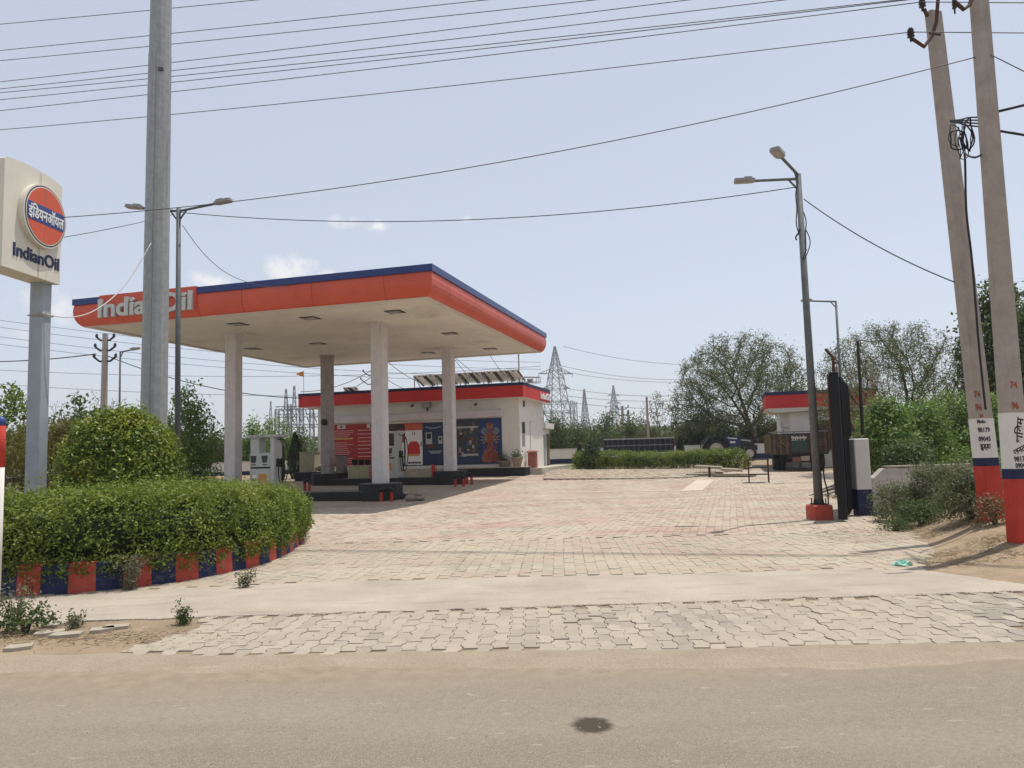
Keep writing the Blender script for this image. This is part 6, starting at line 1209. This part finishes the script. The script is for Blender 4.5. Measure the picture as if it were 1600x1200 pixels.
# metal stand and stone slabs
sb = G(1186, 754); t = thing('metal_stand', 'dark metal frame stand on four legs in the yard by the slabs', 'stand', (sb.x, sb.y, gz(sb.y)), YAW); sw, sd_, sh_ = .34, .22, .82
for sx in (-1, 1):
    for sy in (-1, 1): MB().box((sx*sw-.02, sy*sd_-.02, 0), (sx*sw+.02, sy*sd_+.02, sh_)).build('leg', RUST, t)
for z in (.30, .55): mb = MB(); mb.beam((-sw, -sd_, z), (sw, -sd_, z), .03); mb.beam((-sw, sd_, z), (sw, sd_, z), .03); mb.build('rail', DARK, t)
MB().box((-sw-.04, -sd_-.04, sh_+.001), (sw+.04, sd_+.04, sh_+.035)).build('top', DARK, t)
for i, (x, y, l, d_, a, z) in enumerate(((1100, 744, 1.5, .5, .1, .0), (1140, 745, 1.4, .5, -.2, .02), (1166, 745, .7, .5, .3, .03), (1108, 740, 1.2, .55, -.1, .13), (1142, 741, .9, .5, .25, .14))):
    b = G(x, y); g = np.random.default_rng(i); mb = MB(); pl = [(-l/2, -d_/2), (0, -d_/2-.04), (l/2, -d_/2+.05), (l/2-.06, d_/2), (-.1, d_/2+.03), (-l/2+.05, d_/2-.05)]; mb.prism(pl, 0, .10); o = mb.build('stone_slab', mat('slab_%d' % i, tuple(c*(.8+.1*i) for c in (.33, .28, .21)), .95, .25, 5, .5, 20), None, False, (b.x, b.y, gz(b.y)+z+(.1 if b.y > 33 else 0)), YAW+a); o.rotation_euler = (.03*(i-2), .02*i, YAW+a)
    setp(o, ('long flat slab, lowest at the left of the slab heap', 'long flat slab, lowest in the middle of the slab heap', 'short slab at the right end of the slab heap', 'upper slab on the left of the slab heap', 'upper tilted slab on the right of the slab heap')[i], 'stone slab', 'stone slabs in the yard')
b = G(1109, 746); simple('stub_post', MB().cyl((0, 0, 0), .05, .42, 8), DARK, 'short dark stub post standing in the slab heap', 'post', b)
sc0 = G(1303, 775); mb = MB(); g = np.random.default_rng(5)
for i in range(9): a = g.normal(.5, .2); p = Vector((g.normal(0, .12), g.normal(.3, .3), .04+.035*i)); d = Vector((math.cos(a), math.sin(a)*.6, .22)); mb.beam(p-d*.55, p+d*.6, .05, 0, .02)
simple('scrap_heap', mb, mat('scrap_iron', (.07, .055, .05), .8, .5, 6, col2=(.2, .18, .16)), 'heap of old metal strips leaning behind the black gate', 'scrap', sc0)

# ------------------------------------------------------------------ pylons, substation, far poles
PYL = mat('pylon_steel', (.20, .205, .215), .6, .1, 1)
def lattice(mb, z0, z1, w0, w1, n, t, o=(0, 0)):
    zs = np.linspace(0, 1, n+1)**.9; lv = []
    for f in zs:
        z = z0+(z1-z0)*f; w_ = (w0+(w1-w0)*f)/2; lv.append([Vector((o[0]+sx*w_, o[1]+sy*w_, z)) for sx, sy in ((-1, -1), (1, -1), (1, 1), (-1, 1))])
    for a, b in zip(lv[:-1], lv[1:]):
        for k in range(4): j = (k+1) % 4; mb.beam(a[k], b[k], t*1.3); mb.beam(a[k], b[j], t*.8); mb.beam(a[j], b[k], t*.8); mb.beam(b[k], b[j], t*.8)
def pylon(label, x, ytop, yy, wpx, arms, body=.62, grp='lattice pylons on the horizon', t=.16, rz=.35):
    b = P(x, 700, yy); z0 = gz(yy); top = P(x, ytop, yy).z-z0; w0 = wpx*yy/1190; t_ = thing('transmission_pylon', label, 'pylon', (b.x, yy, z0), rz, grp); mb = MB()
    lattice(mb, 0, top*body, w0, w0*.42, 6, t); lattice(mb, top*body, top, w0*.42, .3, 5, t); mb.build('tower', PYL, t_)
    for y, l in arms:
        z = P(x, y, yy).z-z0; l = l*yy/1190; mb = MB()
        for s in (-1, 1):
            e = Vector((s*l/2, 0, z)); wi = w0*.2
            for sy in (-1, 1): mb.beam((s*wi, sy*wi, z+.1), e, t); mb.beam((s*wi*.8, sy*wi*.8, z+l*.14), e, t*.9)
            for f in (.35, .65): mb.beam(Vector((s*wi, 0, z)).lerp(e, f), Vector((s*wi*.8, 0, z+l*.14)).lerp(e, f), t*.7)
            mb.beam(e, e-Vector((0, 0, l*.09)), t*.8)
        mb.build('cross_arm', PYL, t_)
    return t_
pylon('biggest lattice pylon just right of the shop roof', 872, 541, 240, 46, ((584, 58), (607, 48)), .7, t=.16)
pylon('slim lattice pylon second to the right of the shop roof', 916, 608, 300, 22, (), .5, t=.17)
pylon('small far lattice pylon with cross arms, third right of the shop', 962, 602, 390, 24, ((618, 20), (630, 24)), .6, t=.2)
pylon('small lattice pylon left of the shop, taller of the left ones', 460, 603, 190, 17, ((640, 16),), .55, t=.11); pylon('small lattice pylon left of the shop, between the bushy tree and its twin', 447, 608, 190, 19, ((642, 18),), .55, t=.11); pylon('tiny far lattice pylon behind the left fuel pump', 423, 627, 300, 14, (), .5, t=.14)
def gantry(label, y, cols, beams, x0, x1, zt):
    b = P((x0+x1)/2, 700, y); z0 = gz(y); t_ = thing('substation_gantry', label, 'gantry', (b.x, y, z0), 0, 'substation gantries')
    for x, yt in cols: mb = MB(); p = P(x, yt, y); lattice(mb, 0, p.z-z0, .8, .5, 6, .05, (p.x-b.x, 0)); mb.build('column', PYL, t_)
    for yb, xa, xb in beams:
        A, B = P(xa, yb, y), P(xb, yb-.6, y); mb = MB(); n = 16; h = .45; A = A-b; B = B-b; A.z += b.z-z0; B.z += b.z-z0
        for s in (0, h): mb.beam((A.x, 0, A.z+s), (B.x, 0, B.z+s), .09)
        for i in range(n): f, f2 = i/n, (i+1)/n; mb.beam((A.x+(B.x-A.x)*f, 0, A.z+(B.z-A.z)*f+(h if i % 2 else 0)), (A.x+(B.x-A.x)*f2, 0, A.z+(B.z-A.z)*f2+(0 if i % 2 else h)), .06)
        for i in range(1, 6): q = A.lerp(B, i/6); mb.tube([(q.x, 0, q.z), (q.x+.3, 0, q.z-.8)], .08, 5)
        mb.build('beam', PYL, t_)
    mb = MB(); g = np.random.default_rng(int(y))
    for i in range(9): x = g.uniform(x0, x1); p = P(x, 700, y); h = g.uniform(2.2, 3.6); mb.lathe([(.18, 0), (.12, h*.6), (.26, h*.62), (.12, h*.72), (.26, h*.75), (.12, h*.85), (.2, h)], 7, 0, (p.x-b.x, g.uniform(-3, 3), 0))
    mb.build('insulator_posts', DARK, t_)
gantry('dark lattice substation gantry left of the shop', 112, ((433, 640), (452, 632), (471, 636), (487, 630), (501, 634)), ((640, 430, 500), (652, 433, 503), (668, 430, 500), (688, 436, 502)), 430, 500, 8)
gantry('dark lattice substation gantry right of the shop under the big pylon', 150, ((846, 630), (862, 640), (893, 626), (899, 628)), ((632, 840, 900), (646, 842, 900)), 842, 905, 8)
def far_pole(label, x, ytop, yy, w_, arms, grp='far power poles'):
    b = P(x, 705, yy); z0 = gz(yy); top = P(x, ytop, yy).z-z0; t_ = thing('power_pole', label, 'power pole', (b.x, yy, z0), 0, grp); MB().tube([(0, 0, -.2), (0, 0, top)], [w_*.62, w_*.42], 8).build('shaft', CONC, t_)
    for dy, l in arms:
        mb = MB(); z = top-dy; mb.tube([(-l, 0, z+.35*l), (-l*.5, 0, z-.05*l), (l*.5, 0, z-.05*l), (l, 0, z+.35*l)], w_*.16, 6); mb.build('cross_arm', DARK, t_)
        for s in (-1, 1): MB().lathe([(.03, -.02), (.075, 0), (.05, .06), (.075, .07), (.03, .16)], 8, 0, (s*l, 0, z+.35*l)).build('insulator', INS, t_)
    return t_
far_pole('white concrete pole with dark brackets left of the steel mast', 161, 522, 35, .30, ((.28, .40), (.75, .46), (1.25, .5)))
far_pole('far pole with crossed brackets hidden behind the front right canopy column', 586, 548, 62, .28, ((.9, .55), (2.0, .9), (2.7, 1.1)))
far_pole('thin far pole with brackets, left one beyond the trolley', 975, 634, 75, .30, ((.3, .6), (.9, .6))); far_pole('thin far pole with brackets, right one beyond the trolley', 984, 641, 80, .30, ((.5, .6), (1.1, .5)))
far_pole('thin wooden looking far pole standing in the sparse tree', 1014, 620, 47, .16, ())
# ------------------------------------------------------------------ wires
ordn = ('topmost', 'second', 'third', 'fourth', 'fifth', 'sixth', 'seventh', 'eighth', 'lowest')
def ext(a, b): return Vector(a)+(Vector(b)-Vector(a))*5
def ln(x0, y0, x1, y1, x): return y0+(y1-y0)*(x-x0)/(x1-x0)
for i, (a, c) in enumerate((((0, 36), (357, 0)), ((0, 77), (690, 3)), ((0, 93), (845, 5)), ((0, 126), (1050, 0)), ((0, 137), (1190, 2)), ((0, 143), (1300, 10)), ((0, 154), (1432, -2)), ((0, 171), (1441, 3)), ((0, 199), (1423, 50)))):
    xr = 1441 if i < 8 else 1423; yr = ln(*a, *c, xr); A = P(-150, ln(*a, *c, -150), 17.5); Bp = P(xr, yr, 11.3); wire(A, Bp, .06 if i != 8 else .12, .0072, ordn[i]+' of the nine power wires strung across the upper sky', 'power wires across the upper sky', WIREM)
    wire(Bp, ext(Bp, P(1680, yr-2+(1680-xr)*.01, 9.6)), .02, .0072, 'continuation of the '+ordn[i]+' upper sky wire to the right of the poles', 'power wires right of the poles', WIREM) if i in (7, 8) else None
ts = P(1545, 84, 9.95)
wire(P(95, 340, 12.9), ts, .35, .007, 'long thin wire sloping from the sign up to the nearer concrete pole', 'service wires', WIREM)
wire(ts, ext(ts, P(1680, 150, 9.6)), .02, .007, 'thin stay wire running down right from the nearer concrete pole', 'service wires', WIREM)
wire(P(-40, 352, 11.8), P(95, 340, 12.9), .0, .007, 'short thin wire passing in front of the sign disc', 'service wires', WIREM)
wire(P(98, 371, 13.1), P(278, 333, 17.4), .03, .007, 'thin wire between the sign and the left street lamp', 'service wires', WIREM)
wire(P(283, 332, 17.4), P(1246, 292, 14.3), .42, .009, 'long sagging cable between the two double armed street lamps', 'service wires', CABLEM)
wire(P(1256, 311, 14.3), P(1492, 441, 11.6), .12, .010, 'black cable from the red based lamp down to the left concrete pole', 'service wires', CABLEM)
pts = [P(285, 352, 17.4), P(320, 398, 18.5), P(360, 430, 20), P(410, 447, 21.5), P(450, 447, 22), P(492, 433, 22.3)]
wire(pts[0], pts[-1], 0, .008, 'slack cable hanging from the left street lamp onto the canopy roof', 'service wires', WIREM, mids=spline(pts, 6))
pts = [P(236, 380, 14.7), P(205, 432, 14.2), P(175, 466, 13.8), P(140, 489, 13.4), P(105, 496, 13.1), P(72, 491, 12.9)]
wire(pts[0], pts[-1], 0, .010, 'white cable drooping from the steel mast to the sign post', 'service wires', mat('white_cable', (.6, .58, .56), .6), mids=spline(pts, 6))
wire(P(-30, 565, 36), P(150, 553, 35), .1, .025, 'black cable from the left edge to the white concrete pole', 'service wires', CABLEM)
wire(P(165, 555, 35), P(473, 622, 36.5), .45, .022, 'black cable from the white concrete pole to the shop roof', 'service wires', CABLEM)
wire(P(1556, 175, 10), ext(P(1556, 175, 10), P(1680, 143, 9.4)), .02, .018, 'thick black cable leaving the nearer pole up to the right', 'thick cables at the right edge', CABLEM); wire(P(1558, 204, 10), ext(P(1558, 204, 10), P(1680, 222, 9.4)), .02, .018, 'thick black cable leaving the nearer pole down to the right', 'thick cables at the right edge', CABLEM)
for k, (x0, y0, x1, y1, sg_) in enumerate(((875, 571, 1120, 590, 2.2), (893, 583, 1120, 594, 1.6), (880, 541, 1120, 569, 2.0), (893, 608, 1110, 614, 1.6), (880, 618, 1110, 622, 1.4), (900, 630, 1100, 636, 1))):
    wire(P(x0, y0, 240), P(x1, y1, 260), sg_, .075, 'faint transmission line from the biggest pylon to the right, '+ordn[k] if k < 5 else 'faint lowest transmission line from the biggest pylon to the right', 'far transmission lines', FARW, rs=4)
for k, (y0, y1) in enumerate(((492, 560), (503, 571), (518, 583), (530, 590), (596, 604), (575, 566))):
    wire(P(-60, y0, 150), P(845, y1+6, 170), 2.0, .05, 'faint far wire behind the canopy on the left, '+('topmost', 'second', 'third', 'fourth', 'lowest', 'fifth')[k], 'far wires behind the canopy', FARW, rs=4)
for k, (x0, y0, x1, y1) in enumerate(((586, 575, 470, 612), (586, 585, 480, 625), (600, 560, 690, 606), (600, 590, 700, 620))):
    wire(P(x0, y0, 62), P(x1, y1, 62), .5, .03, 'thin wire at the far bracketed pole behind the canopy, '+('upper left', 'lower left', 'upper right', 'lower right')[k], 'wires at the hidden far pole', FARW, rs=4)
for k, (x0, x1, y1) in enumerate(((706, 735, 590), (708, 750, 588), (766, 790, 588))):
    wire(P(x0, 556, 33.8), P(x1, y1, 36.5), .05, .012, ('left', 'middle', 'right')[k]+' cable from the canopy rear edge down to the solar rack', 'cables from canopy to shop roof', CABLEM)

# ------------------------------------------------------------------ dusty air
hz = bpy.data.materials.new('dusty_air'); hz.use_nodes = True; t = hz.node_tree; t.nodes.clear(); o_ = t.nodes.new('ShaderNodeOutputMaterial'); v = t.nodes.new('ShaderNodeVolumePrincipled')
v.inputs['Color'].default_value = (.90, .91, .93, 1); v.inputs['Density'].default_value = .0006; v.inputs['Anisotropy'].default_value = .3; t.links.new(v.outputs[0], o_.inputs['Volume'])
setp(MB().box((-740, -70, -1.2), (740, 930, 62)).build('haze', hz), kind='stuff')
